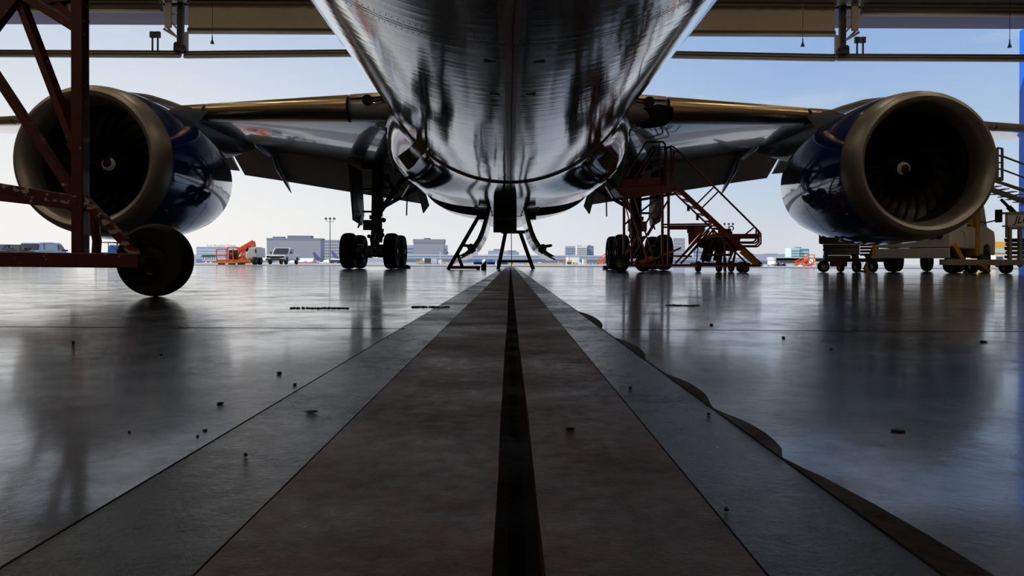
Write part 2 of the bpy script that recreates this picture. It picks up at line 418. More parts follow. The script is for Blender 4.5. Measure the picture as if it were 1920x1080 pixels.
dbeam('door_beam', .2, XM-.5, 13.72, 'raised bottom beam of the inner fabric door, right of the fuselage', .3, 0)
dbeam('door_beam', XM-.35, XW, 13.75, 'raised bottom beam of the outer right fabric door, with two lamp posts')
def curtain(x0, x1, z0, z1, label, ns):
    c = (x0+x1)/2; t = thing('fabric_door', label, 'hangar door', (c,YD-.3,0))
    b = MB(); n = int((x1-x0)*3)
    rings = []
    for i in range(n+1):
        x = x0-c+(x1-x0)*i/n; y = .05*math.sin(i*1.9)*random.uniform(.3,1)
        rings.append([(x,y-.02,z0+.3),(x,y-.02,z1),(x,y+.12,z1),(x,y+.12,z0+.3)])
    b.loft(rings); b.build('curtain', M_beige, t)
    b = MB(); b.bar((x0-c,0,z0+.22),(x1-c,0,z0+.22),.34,.2); b.build('roller_beam', M_beamdark, t, smooth=False)
    b = MB(); b.bar((x0-c,-.05,z0+.06),(x1-c,-.05,z0+.06),.3,.12); b.build('lower_rail', M_steelbeam, t, smooth=False)
    b = MB(); b.bar((x0-c,-.2,z1-.12),(x1-c,-.2,z1-.12),.2,.16); b.build('upper_rail', M_steelbeam, t, smooth=False)
curtain(-XM+.62, -.15, 14.95, 17.0, 'bunched beige fabric door rolled up left of the fuselage', 1)
curtain(.15, XM-.62, 14.95, 17.0, 'bunched beige fabric door rolled up right of the fuselage', 1)
curtain(-XW, -XM-1.1, 16.3, 17.0, 'narrow strip of beige fabric door at the far left of the opening', 1)
curtain(XM+1.1, XW, 16.3, 17.0, 'narrow strip of beige fabric door at the far right of the opening', 1)
def mullion(s):
    x = s*XM; t = thing('door_mullion', 'steel door mullion with bracing truss, %s of the fuselage' % ('left' if s < 0 else 'right'), 'door post', (x,YD-.2,0))
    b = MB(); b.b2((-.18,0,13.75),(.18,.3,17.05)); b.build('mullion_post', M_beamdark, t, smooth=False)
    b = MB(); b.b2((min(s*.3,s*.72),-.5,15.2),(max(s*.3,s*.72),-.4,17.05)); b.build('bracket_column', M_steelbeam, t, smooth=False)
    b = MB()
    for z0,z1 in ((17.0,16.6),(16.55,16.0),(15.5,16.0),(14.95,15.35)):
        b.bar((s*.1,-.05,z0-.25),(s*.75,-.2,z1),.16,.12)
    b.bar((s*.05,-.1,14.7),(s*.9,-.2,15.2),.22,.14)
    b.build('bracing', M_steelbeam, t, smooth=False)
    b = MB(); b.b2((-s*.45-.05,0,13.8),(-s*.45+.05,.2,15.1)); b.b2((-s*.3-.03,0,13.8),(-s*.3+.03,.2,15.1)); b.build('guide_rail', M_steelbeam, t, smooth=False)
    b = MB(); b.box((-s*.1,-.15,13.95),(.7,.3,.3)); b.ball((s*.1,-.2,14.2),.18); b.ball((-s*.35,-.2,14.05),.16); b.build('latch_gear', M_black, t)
mullion(-1); mullion(1)
for s, px0 in ((-1,(286,296)),(1,(1607,1618))):
    for j, px in enumerate(px0):
        p = W(px, 70 if s < 0 else 80, YD); z = p.z
        t = thing('door_sensor', 'small square lamp on a post above the door beam, %s of the %s pair' % ('left' if j==0 else 'right', 'left' if s<0 else 'right'), 'lamp', (p.x,YD,13.85), 0)
        MB().b2((-.045,-.04,0),(.045,.04,z-13.85)).build('post', M_black, t, smooth=False)
        MB().b2((-.15,-.1,z-13.85-.02),(.15,.1,z-13.85+.36)).build('lamp_head', M_black, t, smooth=False)
for px, lab in ((398,'thin hoist cable in front of the rolled door left of the fuselage'),(1505,'thin hoist cable in front of the rolled door right of the fuselage'),(1893,'thin hoist cable at the far right end of the door opening')):
    p = W(px, 93, YD-1.6)
    t = thing('hoist_cable', lab, 'cable', (p.x,YD-1.6,0))
    MB().tube((0,0,14.3),(0,0,16.99 if False else 20.4),.018,n=6).build('wire', M_black, t)
    b = MB(); b.tube((0,0,14.05),(0,0,14.4),.05,.03,n=8); b.tube((0,0,13.9),(0,0,14.12),.13,.05,n=8); b.build('hook_block', M_black, t)
# ------------------------------------------------------------------ airliner
AX = .087
air = thing('airliner', 'wide-body passenger jet seen from under its nose, glossy grey belly and blue engine cowls', 'aeroplane', (AX,0,0), math.radians(.5))
ZC, R0 = .26+4.86, 2.98       # fuselage axis height and half width
BAY0, BAY1 = 23.3, 27.6
def fus(y):
    """half width, half height, centre z"""
    if y < 4:
        t = max(0, (y+5.6)/9.6); k = math.sqrt(max(1e-4, 1-(1-t)**2.2)); return R0*k, 3.04*k, ZC+.06-(1-k)*.75
    if y < 39: return R0, R0, ZC
    t = (y-39)/22.; k = 1-t**1.35*.9; return R0*k, R0*k, ZC + (1-k)*R0*.78
def ring(hw, hh, zc, y, n=96, zmin=None, p=2., hhu=None, wl=None):
    r = []
    for i in range(n):
        a = 2*PI*i/n - PI/2; c, s_ = math.cos(a), math.sin(a)
        h2 = hh if s_ < 0 else (hhu or hh)
        q = p if s_ < 0 else 2.
        x = hw*math.copysign(abs(c)**(2/q), c); z = h2*math.copysign(abs(s_)**(2/q), s_)
        z += zc
        if zmin is not None: z = max(z, zmin)
        r.append(V((x,y,z)))
    return r
def fring(y, zmin=None):
    hw, hh, zc = fus(y); return ring(hw, hh, zc, y, zmin=zmin)
ys = [-5.6,-5.45,-5.2,-4.8,-4.2,-3.4,-2.4,-1.2,0,1.5,3,4] + list(range(5,24,2)) + [BAY0]
b = MB(); b.loft([fring(y) for y in ys])
b.loft([fring(y, .26+3.1) for y in (BAY0+.01, 25, BAY1-.01)])
b.loft([fring(y) for y in (BAY1, 29, 31, 33, 35, 37, 38, 40, 42, 44, 46, 48, 50, 52, 54, 56, 58, 60, 61)])
fu = b.build('fuselage', M_belly, air)
# skin joint with rows of fasteners, drain masts, small vents (details of the skin)
M_seam = mat('panel_seam', (34,36,40), .4, .3)
b = MB()
for y in (5.95, 6.02):
    b.lathe([(y,R0+.0015),(y+.012,R0+.0015)], (0,0,ZC), n=120)
b.build('skin_joint', M_seam, fu)
b = MB()
for sx in (-1,1):
    for x0, y0 in ((.232,6.5),(.20,7.75)):
        z = ZC - math.sqrt(R0**2-x0**2)
        b.b2((sx*x0-.055,y0,z-.012),(sx*x0+.055,y0+.035,z+.01))
b.build('drain_vent', M_steel, fu, smooth=False)
b = MB(); rnd = random.Random(2)
for row in (5.87,6.1):
    for i in range(70):
        a = -PI/2 + (i-35)*.018
        b.ball((R0*1.0002*math.cos(a), row, ZC+R0*1.0002*math.sin(a)), .004, 6)
b.build('rivets', M_seam, fu, smooth=False); fu.children[-1]['kind'] = 'stuff'
# belly fairing
def sstep(a, b_, x): t = min(1, max(0, (x-a)/(b_-a))); return t*t*(3-2*t)
def fair(y, zmin=None, n=96):
    k = sstep(16.0, 20.2, y)*(1-sstep(29.0, 34.5, y))
    A = ring(R0+.035, R0+.035, ZC, y, n); B_ = ring(3.5, 2.42, .26+4.27, y, n, p=3.1, hhu=2.5)
    out_ = []
    for p, q in zip(A, B_):
        r = p.lerp(q, k)
        if p.z > ZC+1.2: r = V((p.x*.97, y, ZC+(p.z-ZC)*.97))
        if zmin is not None: r.z = max(r.z, zmin)
        out_.append(r)
    return out_
b = MB(); yy = [16.15+ (BAY0-16.15)*i/18 for i in range(19)]
b.loft([fair(y) for y in yy]); bf = b.build('belly_fairing', M_belly, air)
b = MB(); b.loft([fair(y) for y in (BAY1,28.5,29.5,30.5,31.5,32.5,33.5,34.5)]); b.build('rear_fairing', M_belly, air)
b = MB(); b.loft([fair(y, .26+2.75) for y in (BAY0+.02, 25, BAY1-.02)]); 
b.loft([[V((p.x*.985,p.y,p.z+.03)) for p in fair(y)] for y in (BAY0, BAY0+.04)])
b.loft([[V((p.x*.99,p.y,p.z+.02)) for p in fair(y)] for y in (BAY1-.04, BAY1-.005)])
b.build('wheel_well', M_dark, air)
# seam line at the front of the fairing
b = MB(); rr = fair(16.15)
for i in range(96):
    p, q = rr[i], rr[(i+1)%96]
    if p.z < ZC+1: b.bar(p+V((0,-.006,0)), q+V((0,-.006,0)), .010)
b.build('fairing_seal', M_seam, bf)
for s in (-1,1):   # ram-air outlet boxes and the dark scoops beside them
    c = V((s*2.62, 18.2, .26+2.70)); rot = Matrix.Rotation(s*math.radians(38),3,'Y') @ Matrix.Rotation(math.radians(10),3,'X')
    MB().box(c, (.34,.45,.44), rot).build('air_outlet', mat('scoop_olive',(66,62,48),.6), bf, smooth=False, bevel=.02)
    b = MB(); b.prism([(s*3.27,18.6,.26+3.62),(s*3.19,18.6,.26+3.45),(s*3.34,20.8,.26+2.65),(s*3.47,20.6,.26+3.1)], (s*.035,0,-.02)); b.build('air_scoop', M_dark, bf, smooth=False)
    b = MB(); p = W(957+s*190,344,23.4)-V((AX,0,0)); q = W(957+s*199,371,23.4)-V((AX,0,0))
    b.prism([(s*3.42,23.2,.26+2.68),(s*3.30,23.2,.26+2.60),(s*3.56,23.3,.26+2.2)], (0,.25,0)); b.build('small_gear_door', M_doorskin, air, smooth=False)
# keel beam between the wheel bays, with the dark service panel in front
b = MB(); b.loft([[V((x0,y,.26+1.865)),V((x1,y,.26+1.865)),V((x1,y,.26+2.8)),V((x0,y,.26+2.8))] for y,x0,x1 in ((BAY0+.01,-.60,.56),(BAY1,-.60,.56))]); b.build('keel_skin', M_belly, air, smooth=False)
b = MB(); b.b2((-.46,BAY0-.1,.26+1.03),(.32,BAY0+.3,.26+1.87)); kp = b.build('service_panel', M_black, air, smooth=False, bevel=.008)
b = MB()
for x0 in (-.40,-.24,.10,.26):
    for z0 in (1.1,1.42,1.72): b.tube((x0,BAY0-.108,.26+z0),(x0,BAY0-.09,.26+z0),.012,n=8)
b.b2((-.46,BAY0-.106,.26+1.47),(.32,BAY0-.1,.26+1.478))
b.build('screws', M_steel, kp)
b = MB(); b.b2((-.5,BAY0-.14,.26+1.86),(.46,BAY0-.1,.26+1.875)); b.ball((-.03,BAY0-.16,.26+1.87),.1,10); b.build('beacon', M_black, kp)
# hanging main gear doors either side of the keel
for s in (-1,1):
    pts = [(.56,1.93),(.57,1.75),(.62,1.55),(.68,1.3),(.76,1.02),(.87,.75),(1.03,.5),(1.24,.3),(1.46,.17),(1.62,.1)]
    g = MB(); g.loft([[V((s*x,y,.26+z)) for x,z in pts] + [V((s*(x+.05+.0*z),y,.26+z+.035)) for x,z in pts[::-1]] for y in (23.55, 24.4, 25.4, 26.4, 27.4)])
    d = g.build('main_gear_door', M_doorskin, air)
    for y in (23.6, 25.2, 26.9):
        g = MB(); inner = [(x+.055,z+.04) for x,z in pts[:-1]]; deep = [(x+.12+.02*i*.3,z+.07) for i,(x,z) in enumerate(pts[:-1])]
        poly = [V((s*x,y,.26+z)) for x,z in inner] + [V((s*x,y,.26+z)) for x,z in deep[::-1]]
        g.loft([poly, [p+V((0,.09,0)) for p in poly]]); g.build('door_rib', M_black, d, smooth=False)
    g = MB(); g.tube((s*1.22,23.5,.26+.52),(s*1.22,23.75,.26+.52),.13,n=14); g.tube((s*1.50,23.5,.26+.60),(s*1.50,23.7,.26+.60),.04,n=10); g.bar((s*1.25,23.6,.26+.56),(s*1.5,23.6,.26+.6),.1,.1)
    g.bar((s*1.25,23.6,.26+.52),(s*1.12,23.6,.26+.36),.16,.2); g.build('latch_fitting', M_black, d)
    for y in (23.7, 25.2, 26.9):
        g = MB(); g.bar((s*.55,y,.26+1.88),(s*.72,y,.26+1.5),.05); g.bar((s*.72,y,.26+1.5),(s*.84,y,.26+1.78),.04); g.bar((s*.6,y,.26+1.9),(s*1.15,y,.26+1.93),.07,.06)
        if y == 23.7: g.tube((s*1.02,23.6,.26+1.9),(s*1.02,23.6,.26+2.12),.06,n=10); g.b2((min(s*.62,s*1.1),23.46,.26+1.84),(max(s*.62,s*1.1),23.7,.26+1.93))
        g.build('hinge_arm', M_gear, d)
    MB().b2((min(s*.62,s*1.0),23.9,.26+1.5),(max(s*.62,s*1.0),24.0,.26+1.75)).build('bracket_plate', M_black, d, smooth=False)
# wings
def le_y(x): return 17.6+.65*(x-3.2)
def te_y(x): return 31.2 - .04*(x-3) if x < 11.7 else 30.85+.37*(x-11.7)
def le_top(x): return 4.62+.095*(x-3.2)
def le_bot(x): return (3.91+.129*(x-3.2)) if x < 10 else 4.787+.112*(x-10)
def te_z(x): return 4.25+.156*(x-4) if x < 11 else 5.34+.1*(x-11)
def wsec(s, x):
    y0, y1 = le_y(x), te_y(x); zt, zb = le_top(x), le_bot(x); ch = y1-y0; zt = max(zt, zb+.12)
    zc, rn = (zt+zb)/2, (zt-zb)/2; pts = []
    d = min(.55, .12*ch)
    for i in range(9):
        a = -PI/2 + PI*i/8; pts.append(V((s*x, y0+d-d*math.cos(a), zc+rn*math.sin(a))))
    tz = te_z(x)
    for f in (.2,.35,.5,.65,.8,.92,1.):
        z = zt + (tz+.06-zt)*f**2 + .30*math.sin(PI*min(1,f*1.15))*(ch/12)*(1-f*.3); pts.append(V((s*x, y0+ch*f, z)))
    pts.append(V((s*x, y1, tz)))
    for f in (.88,.7,.5,.3,.15):
        z = zb + (tz-zb)*f - .18*math.sin(PI*f)*(ch/12); pts.append(V((s*x, y0+ch*f, z)))
    return pts
def slat_sec(s, x, fwd=.14, dz=-.03):
    y0 = le_y(x)-fwd; zt, zb = le_top(x)+.05+dz, le_bot(x)-.02+dz; zt = max(zt, zb+.16); zc, rn = (zt+zb)/2, (zt-zb)/2; d = .5 if x < 11 else .36
    o_, i_ = [], []
    for i in range(13):
        a = -PI/2*1.0 + PI*i/12
        o_.append(V((s*x, y0+d-d*math.cos(a), zc+rn*math.sin(a)))); i_.append(V((s*x, y0+d-(d-.05)*math.cos(a), zc+(rn-.03)*math.sin(a))))
    lip = [V((s*x,y0+d+.18,zb+.07)), V((s*x,y0+d+.18,zb+.09))]
    top = [V((s*x,y0+d+.45,zt+.05)), V((s*x,y0+d+.45,zt+.02))]
    return [lip[0]] + o_ + [top[0], top[1]] + i_[::-1] + [lip[1]]
for s in (-1,1):
    side = 'left' if s < 0 else 'right'
    b = MB(); b.loft([wsec(s,x) for x in (2.6,3.4,4.2,6,8,10,11,13,16,20,25,29,31.2)]); wg = b.build('wing', M_wing, air, angle=50)
    # winglet-like raked tip
    b = MB(); ti = wsec(s,31.2); b.loft([ti,[V((p.x+s*.9, te_y(31.2)+(p.y-te_y(31.2))*.6+.5, p.z+(.5))) for p in ti],[V((p.x+s*1.3, te_y(31.2)+1.1+(p.y-te_y(31.2))*.3, te_z(31.2)+1.3+(p.z-te_z(31.2))*.4)) for p in ti]]); b.build('wing_tip', M_wing, air)
    b = MB(); b.loft([slat_sec(s,x) for x in (4.25,4.4,6,8,9.35)]); b.build('slat', M_edge_warm, wg)
    b = MB(); b.loft([slat_sec(s,x) for x in (9.5,9.9,10.6,11.2)]); b.build('slat', M_edge_warm, wg)
    for xa, xb in ((11.6,15.8),(15.9,20.3),(20.4,25.2),(25.3,30.4)):
        b = MB(); b.loft([slat_sec(s,x) for x in (xa,(xa+xb)/2,xb)]); b.build('slat', M_edge_warm, wg)
    # root leading edge: metal nose, landing lamp
    b = MB(); b.loft([slat_sec(s,x,.05,0)[9:19] for x in (2.9,3.5,4.2)]); b.build('root_nose_skin', M_edge_warm, wg)
    b = MB(); b.tube((s*3.62,17.80,4.42),(s*3.62,17.9,4.44),.14,n=18); b.tube((s*3.62,17.77,4.42),(s*3.62,17.8,4.42),.09,n=14); b.build('landing_light', M_glass, wg)
    b = MB(); b.tube((s*3.12,17.50,4.38),(s*3.12,17.6,4.4),.10,.12,n=14); b.tube((s*3.12,17.5,4.36),(s*3.6,17.78,4.36),.03,n=8); b.build('landing_light', M_glass, wg)
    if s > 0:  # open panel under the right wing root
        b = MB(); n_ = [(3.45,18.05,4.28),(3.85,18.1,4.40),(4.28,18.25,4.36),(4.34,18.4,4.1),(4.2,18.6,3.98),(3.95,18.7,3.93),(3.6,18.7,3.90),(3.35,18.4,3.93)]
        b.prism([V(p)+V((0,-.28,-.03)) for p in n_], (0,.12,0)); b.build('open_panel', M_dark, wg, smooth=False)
    # flaps: hanging below the trailing edge
    def flap(xa, xb, n=6, drop=1.27):
        rings = []
        for i in range(n+1):
            x = xa+(xb-xa)*i/n; y0 = te_y(x)-1.5; z0 = te_z(x)-.03; y1 = te_y(x)+.35
            dz = drop if x < 11.2 else drop*(1-(x-11)*.03)
            P0 = V((s*x,y0,z0+.02)); P1 = V((s*x,y1,z0-dz)); d = (P1-P0).normalized(); nrm = V((0,d.z,-d.y)) * -1
            rings.append([P0, P0+d*.12-nrm*.16, P0+d*.7-nrm*.17, P1, P0+d*.7+nrm*.06, P0+d*.12+nrm*.07])
        return MB().loft(rings).build('flap', M_flap, wg)
    flap(3.85,11.75); flap(12.0,14.6,3,1.1); flap(14.7,20.5,4,1.0)
    MB().prism([(s*3.7,30.0,3.95),(s*3.85,30.0,3.5),(s*3.75,31.5,2.5),(s*3.5,31.5,2.85)],(s*.04,0,0)).build('flap_end_plate', M_flap, wg, smooth=False)
    MB().loft([[V((s*x,te_y(x)-2.2,te_z(x)-.06)),V((s*x,te_y(x)-1.1,te_z(x)-.05)),V((s*x,te_y(x)-1.1,te_z(x)-.01)),V((s*x,te_y(x)-2.2,te_z(x)-.02))] for x in (3.6,7,11)]).build('flap_shroud', mat('shroud_sunlit_tone',(150,140,126),.4,.3), wg, smooth=False)  # cream tone stands for sunlit ground reflected along the shroud
    # flap track fairings
    for xf, k in ((9.85,1.05),(15.0,.9),(19.5,.8)):
        yf = te_y(xf); zf = te_z(xf)
        rs = []
        for t in [i/14 for i in range(15)]:
            y = yf-3.9*k + 3.3*k*t; r = .27*k*(math.sin(PI*min(1,t*1.0+.02))**.6)+.01; zc = zf-.12-.16*t
            rs.append([V((s*xf+r*.62*math.cos(a), y, zc+r*1.15*math.sin(a))) for a in [2*PI*j/16 for j in range(16)]])
        ff = MB().loft(rs).build('flap_track_fairing', M_wing, wg)
        rs = []
        for t in [i/12 for i in range(13)]:
            y = yf-1.5*k + 2.4*k*t; r = .30*k*((1-t)**.7)*min(1,.35+t*4)+.006; zc = zf-.35-1.35*k*t
            rs.append([V((s*xf+r*.5*math.cos(a), y, zc+r*1.25*math.sin(a))) for a in [2*PI*j/16 for j in range(16)]])
        MB().loft(rs).build('fairing_tail', M_wing, ff)
    # engine
    EX, EY, EZ = s*10.42, 17.1, .26+2.53
    o = (EX,EY,EZ)
    cowl = MB().lathe([(.62,1.905),(.9,1.94),(1.4,1.97),(2.2,1.985),(3.0,1.95),(3.8,1.86),(4.6,1.72),(5.3,1.56),(5.28,1.53),(4.4,1.62),(3.4,1.6),(2.0,1.5)], o, n=96).build('engine_cowl', M_blue, air)
    MB().lathe([(.62,1.905),(.45,1.885),(.3,1.86),(.18,1.825),(.09,1.785),(.03,1.735),(0,1.67),(.03,1.6),(.09,1.555),(.18,1.515),(.3,1.48),(.45,1.455),(.62,1.44)], o, n=96).build('inlet_lip', M_lip, cowl)
    MB().lathe([(.62,1.44),(1.0,1.45),(1.5,1.47),(3.2,1.5)], o, n=64).build('inlet_duct', M_duct, cowl)
    MB().lathe([(.605,1.912),(.625,1.912)], o, n=96).build('lip_joint', M_seam, cowl)
    MB().lathe([(2.95,1.956),(2.965,1.956)], o, n=96).build('cowl_joint', M_seam, cowl)
    MB().lathe([(2.0,.01),(2.0,1.49)], o, n=48).build('fan_backing', M_black, cowl)
    MB().lathe([(.92,.001),(.95,.06),(1.02,.13),(1.15,.23),(1.3,.33),(1.45,.40),(1.7,.45),(2.0,.47)], o, n=40).build('spinner', M_spin, cowl)
    # white comma swirl on the spinner
    sw = MB(); N = 26; inn, outn = [], []
    def sp_y(r): return .92 + (.03 if r<.06 else .03+ (r-.06)/.07*.07 if r < .13 else .1+(r-.13)/.1*.13 if r < .23 else .23+(r-.23)/.1*.15)
    for i in range(N+1):
        t = i/N; a = (PI*.35 - t*PI*1.6) if s < 0 else (-PI*.6 - t*PI*1.6); rc = .155 - .035*t; wd = .030*math.sin(PI*min(1,t*.85+.12))**.8+.006
        for L, r in ((inn, rc-wd), (outn, rc+wd)):
            L.append(V((EX+r*math.cos(a), EY+sp_y(r)-.012, EZ+r*math.sin(a))))
    v1 = [sw.bm.verts.new(p) for p in inn]; v2 = [sw.bm.verts.new(p) for p in outn]
    for i in range(N): sw.bm.faces.new((v1[i],v2[i],v2[i+1],v1[i+1]))
    so_ = sw.build('spinner_swirl', M_swirl, cowl, smooth=False)
    sol = so_.modifiers.new('s','SOLIDIFY'); sol.thickness = .006
    # fan blades
    def blade():
        rs = []; 
        for i in range(9):
            t = i/8; r = .40+1.045*t; tw = math.radians(28+34*t); ch = .34+.16*math.sin(PI*(t*.7+.15)); sweep = -.16*math.sin(PI*t*1.05)+.12*t*t
            yc = 1.52 + .10*math.sin(PI*t) ; th = .022*(1-t*.6)
            d = V((math.sin(tw), math.cos(tw), 0)); nn = V((d.y,-d.x,0)); c = V((sweep, yc, r))
            rs.append([c-d*ch/2, c-d*ch/4+nn*th, c+d*ch/4+nn*th, c+d*ch/2, c+d*ch/4-nn*th, c-d*ch/4-nn*th])
        return MB().loft(rs)
    bl = blade().build('fan_blade', M_blade, cowl); bl.location = o
    for i in range(1,22):
        c = bl.copy(); C.objects.link(c); c.parent = cowl; c.location = o; c.rotation_euler = (0, 2*PI*i/22, 0)
    bv = MB()
    for i in range(40):
        a = 2*PI*i/40; bv.box((EX+1.05*math.cos(a),EY+1.95,EZ+1.05*math.sin(a)),(.8,.04,.012),Matrix.Rotation(-a,3,'Y'))
    bv.build('guide_vanes', M_steel, cowl, smooth=False)['kind'] = 'stuff'
    # small placards on the cowl
    b = MB()
    for ang, y_, sz in ((-38,1.0,.14),(-52,2.2,.3),(-30,2.35,.12)):
        a = math.radians(ang); px_ = -s*math.cos(a); R = 1.95 if y_ < 1.5 else 1.992
        b.box((EX+px_*R, EY+y_, EZ+R*math.sin(a)), (.01,sz,sz*.5), Matrix.Rotation((a if s<0 else -a) ,3,'Y'))
    b.build('placard', M_ftan, cowl, smooth=False)
    b = MB(); a = math.radians(-62); b.ball((EX-s*1.84*math.cos(a),EY+.42,EZ+1.84*math.sin(a)),.09,12,(1,1.5,.5)); b.build('anti_ice_vent', M_black, cowl)
    # chine strake
    def onc(y_, dx): return V((EX-s*dx, EY+y_, EZ+math.sqrt(1.96**2-dx**2)))
    A_, B_, = onc(1.75,1.22), onc(3.35,1.28); Cc = V((s*8.92, 20.6, 4.66)); D_ = V((s*9.15,19.6,4.62))
    MB().prism([A_,D_,Cc,B_],(0,0,.03)).build('strake', M_pylon, cowl, smooth=False)
    # core nozzle
    MB().lathe([(3.5,1.25),(5.0,1.15),(6.2,.85),(6.9,.55),(7.6,.2),(7.9,.02)], o, n=40).build('core_nozzle', M_gear, cowl)
    # pylon
    rs = []
    for y, wd, zb, zt in ((18.3,.10,4.55,4.60),(18.9,.62,4.5,4.86),(19.8,.92,4.4,5.02),(21.0,.9,4.3,5.14),(22.2,.8,4.2,5.22),(23.5,.66,3.9,5.1),(25.2,.5,3.95,5.1),(27.2,.3,4.45,5.1),(28.6,.06,4.85,5.05)):
        rs.append([V((EX+wd/2*math.cos(a)*(1), y, (zb+zt)/2+(zt-zb)/2*math.copysign(abs(math.sin(a))**.6, math.sin(a)))) for a in [2*PI*j/20 for j in range(20)]])
    MB().loft(rs).build('pylon', M_pylon, air)
    # main landing gear
    GX, YF, YR = s*5.31, 27.05, 29.05
    b = MB(); b.tube((GX-s*.12,28.0,4.15),(GX-s*.08,28.0,2.1),.24,.23,n=20); b.tube((GX-s*.08,28.0,2.1),(GX-s*.05,28.0,1.95),.31,.28,n=20)
    b.tube((GX-s*.1,28.0,3.9),(GX-s*.6,27.3,4.5),.16,n=12); b.tube((GX-s*.1,28.0,3.9),(GX+s*.3,29.3,4.3),.14,n=12)
    b.tube((GX-s*.1,28.0,4.1),(GX+s*.55,28.0,4.15),.12,n=12)
    gear = b.build('main_landing_gear', M_gear, air)
    MB().tube((GX-s*.05,28.02,2.0),(GX,28.05,.75),.12,n=18).build('piston', M_steel, gear)
    b = MB(); b.tube((GX-s*.05,27.98,2.0),(GX,28.0,.95),.19,.18,n=18); b.b2((GX-.42,27.7,1.55),(GX+.30,27.95,1.95)); b.ball((GX-s*.2,27.75,1.5),.1); b.ball((GX-s*.38,27.8,1.95),.1)
    b.bar((GX-s*.35,27.7,1.6),(GX-s*.28,27.7,1.05),.12,.1); b.ball((GX-s*.33,27.7,1.35),.11); b.ball((GX+s*.2,27.8,1.3),.08); b.build('valve_block', M_gear, gear)
    b = MB(); b.bar((GX-s*.04,27.75,1.5),(GX-s*.04,27.2,1.15),.18,.08); b.bar((GX-s*.04,27.2,1.15),(GX,27.7,.8),.16,.08); b.build('torque_link', M_gear, gear)
    b = MB(); b.bar((GX,26.85,.70),(GX,29.25,.70),.30,.30); b.ball((GX,28.05,.74),.28,14); b.ball((GX,27.05,.70),.22,12); b.ball((GX,29.05,.70),.22,12); b.build('bogie_beam', M_gear, gear)
    for yw in (YF,YR):
        b = MB(); b.tube((GX-.95,yw,.70),(GX+.95,yw,.70),.09,n=14)
        for q in (-1,1): b.tube((GX+q*.30,yw,.70),(GX+q*.52,yw,.70),.26,n=20)
        b.build('axle', M_gear, gear)
        for q in (-1,1):
            cx = GX+q*.83
            prof = [(-.20,.40),(-.235,.45),(-.25,.54),(-.235,.625),(-.19,.67),(-.12,.692),(-.118,.685),(-.105,.685),(-.103,.694),(-.04,.699),(-.038,.69),(-.025,.69),(-.023,.70),(.023,.70),(.025,.69),(.038,.69),(.04,.699),(.103,.694),(.105,.685),(.118,.685),(.12,.692),(.19,.67),(.235,.625),(.25,.54),(.235,.45),(.20,.40)]
            ty = MB().lathe(prof, (cx,yw,.70), 'X', 56, closed=True).build('tyre', M_tyre, gear)
            b = MB(); b.lathe([(-.20,.405),(-.17,.36),(-.08,.33),(-.06,.0)],(cx,yw,.70),'X',32); b.lathe([(.20,.405),(.17,.36),(.08,.33),(.06,.0)],(cx,yw,.70),'X',32)
            b.tube((cx-.24,yw,.70),(cx+.24,yw,.70),.1,n=16)
            for i in range(10):
                a = 2*PI*i/10; b.tube((cx-.13,yw+.27*math.cos(a),.70+.27*math.sin(a)),(cx+.13,yw+.27*math.cos(a),.70+.27*math.sin(a)),.03,n=6)
            b.build('hub', M_hub, gear)
    # leg door, braces, hydraulic lines
    b = MB(); b.prism([(GX+s*.78,26.9,4.05),(GX+s*.72,28.9,4.05),(GX+s*.55,28.6,2.2),(GX+s*.50,28.0,1.75),(GX+s*.62,27.0,1.9)],(s*.07,0,0)); b.build('leg_door', M_gear, gear, smooth=False)
    b = MB(); b.prism([(GX+s*.45,27.6,2.15),(GX+s*.60,27.7,1.62),(GX+s*.55,28.4,1.9)],(s*.05,0,0)); b.build('leg_door_tip', M_gear, gear, smooth=False)
    for zz, xx in ((3.2,.6),(2.3,.5)): MB().bar((GX+s*.1,28,zz),(GX+s*xx,28,zz),.08).build('door_link', M_gear, gear, smooth=False)
    b = MB(); b.tube((GX-s*.15,27.9,2.2),(GX-s*1.1,27.6,3.45),.11,n=12); b.tube((GX-s*1.1,27.6,3.45),(GX-s*1.55,27.5,3.85),.12,n=12); b.ball((GX-s*1.1,27.6,3.45),.13); b.build('side_brace', M_gear, gear)
    b = MB(); b.tube((GX-s*.35,28.3,2.55),(GX-s*1.7,28.2,3.3),.08,n=12); b.tube((GX-s*.1,27.8,3.3),(GX-s*1.45,27.7,3.15),.06,n=10); b.tube((GX-s*.25,27.7,3.9),(GX-s*1.0,27.6,3.0),.07,n=10); b.tube((GX-s*.5,28,3.8),(GX-s*.75,28,2.9),.05,n=8); b.build('lock_stay', M_gear, gear)
    b = MB(); b.bar((GX-s*1.3,28.0,3.4),(GX-s*1.27,28.0,2.15),.05,.04); b.bar((GX-s*.4,27.6,3.9),(GX-s*.55,27.6,2.9),.03); b.path([(GX-s*.28,27.75,3.9),(GX-s*.30,27.75,3.0),(GX-s*.24,27.75,2.2),(GX-s*.33,27.7,1.7),(GX-s*.28,27.6,1.1)],.02); b.path([(GX-s*.35,27.8,3.6),(GX-s*.42,27.75,2.9),(GX-s*.3,27.7,2.3)],.018); b.build('hydraulic_lines', M_black, gear)
    # ragged dark sheet standing for the shadow shape in the wing above the leg
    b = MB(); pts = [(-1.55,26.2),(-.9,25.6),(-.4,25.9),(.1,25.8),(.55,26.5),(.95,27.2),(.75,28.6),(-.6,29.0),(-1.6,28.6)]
    b.prism([V((GX+s*x, y, le_bot(5)+(te_z(5)-le_bot(5))*.7-.12+abs(x)*.0+ (s*GX+x-5)*.14)) for x,y in pts],(0,0,-.06)); b.build('gear_bay_shade', M_dark, gear, smooth=False)
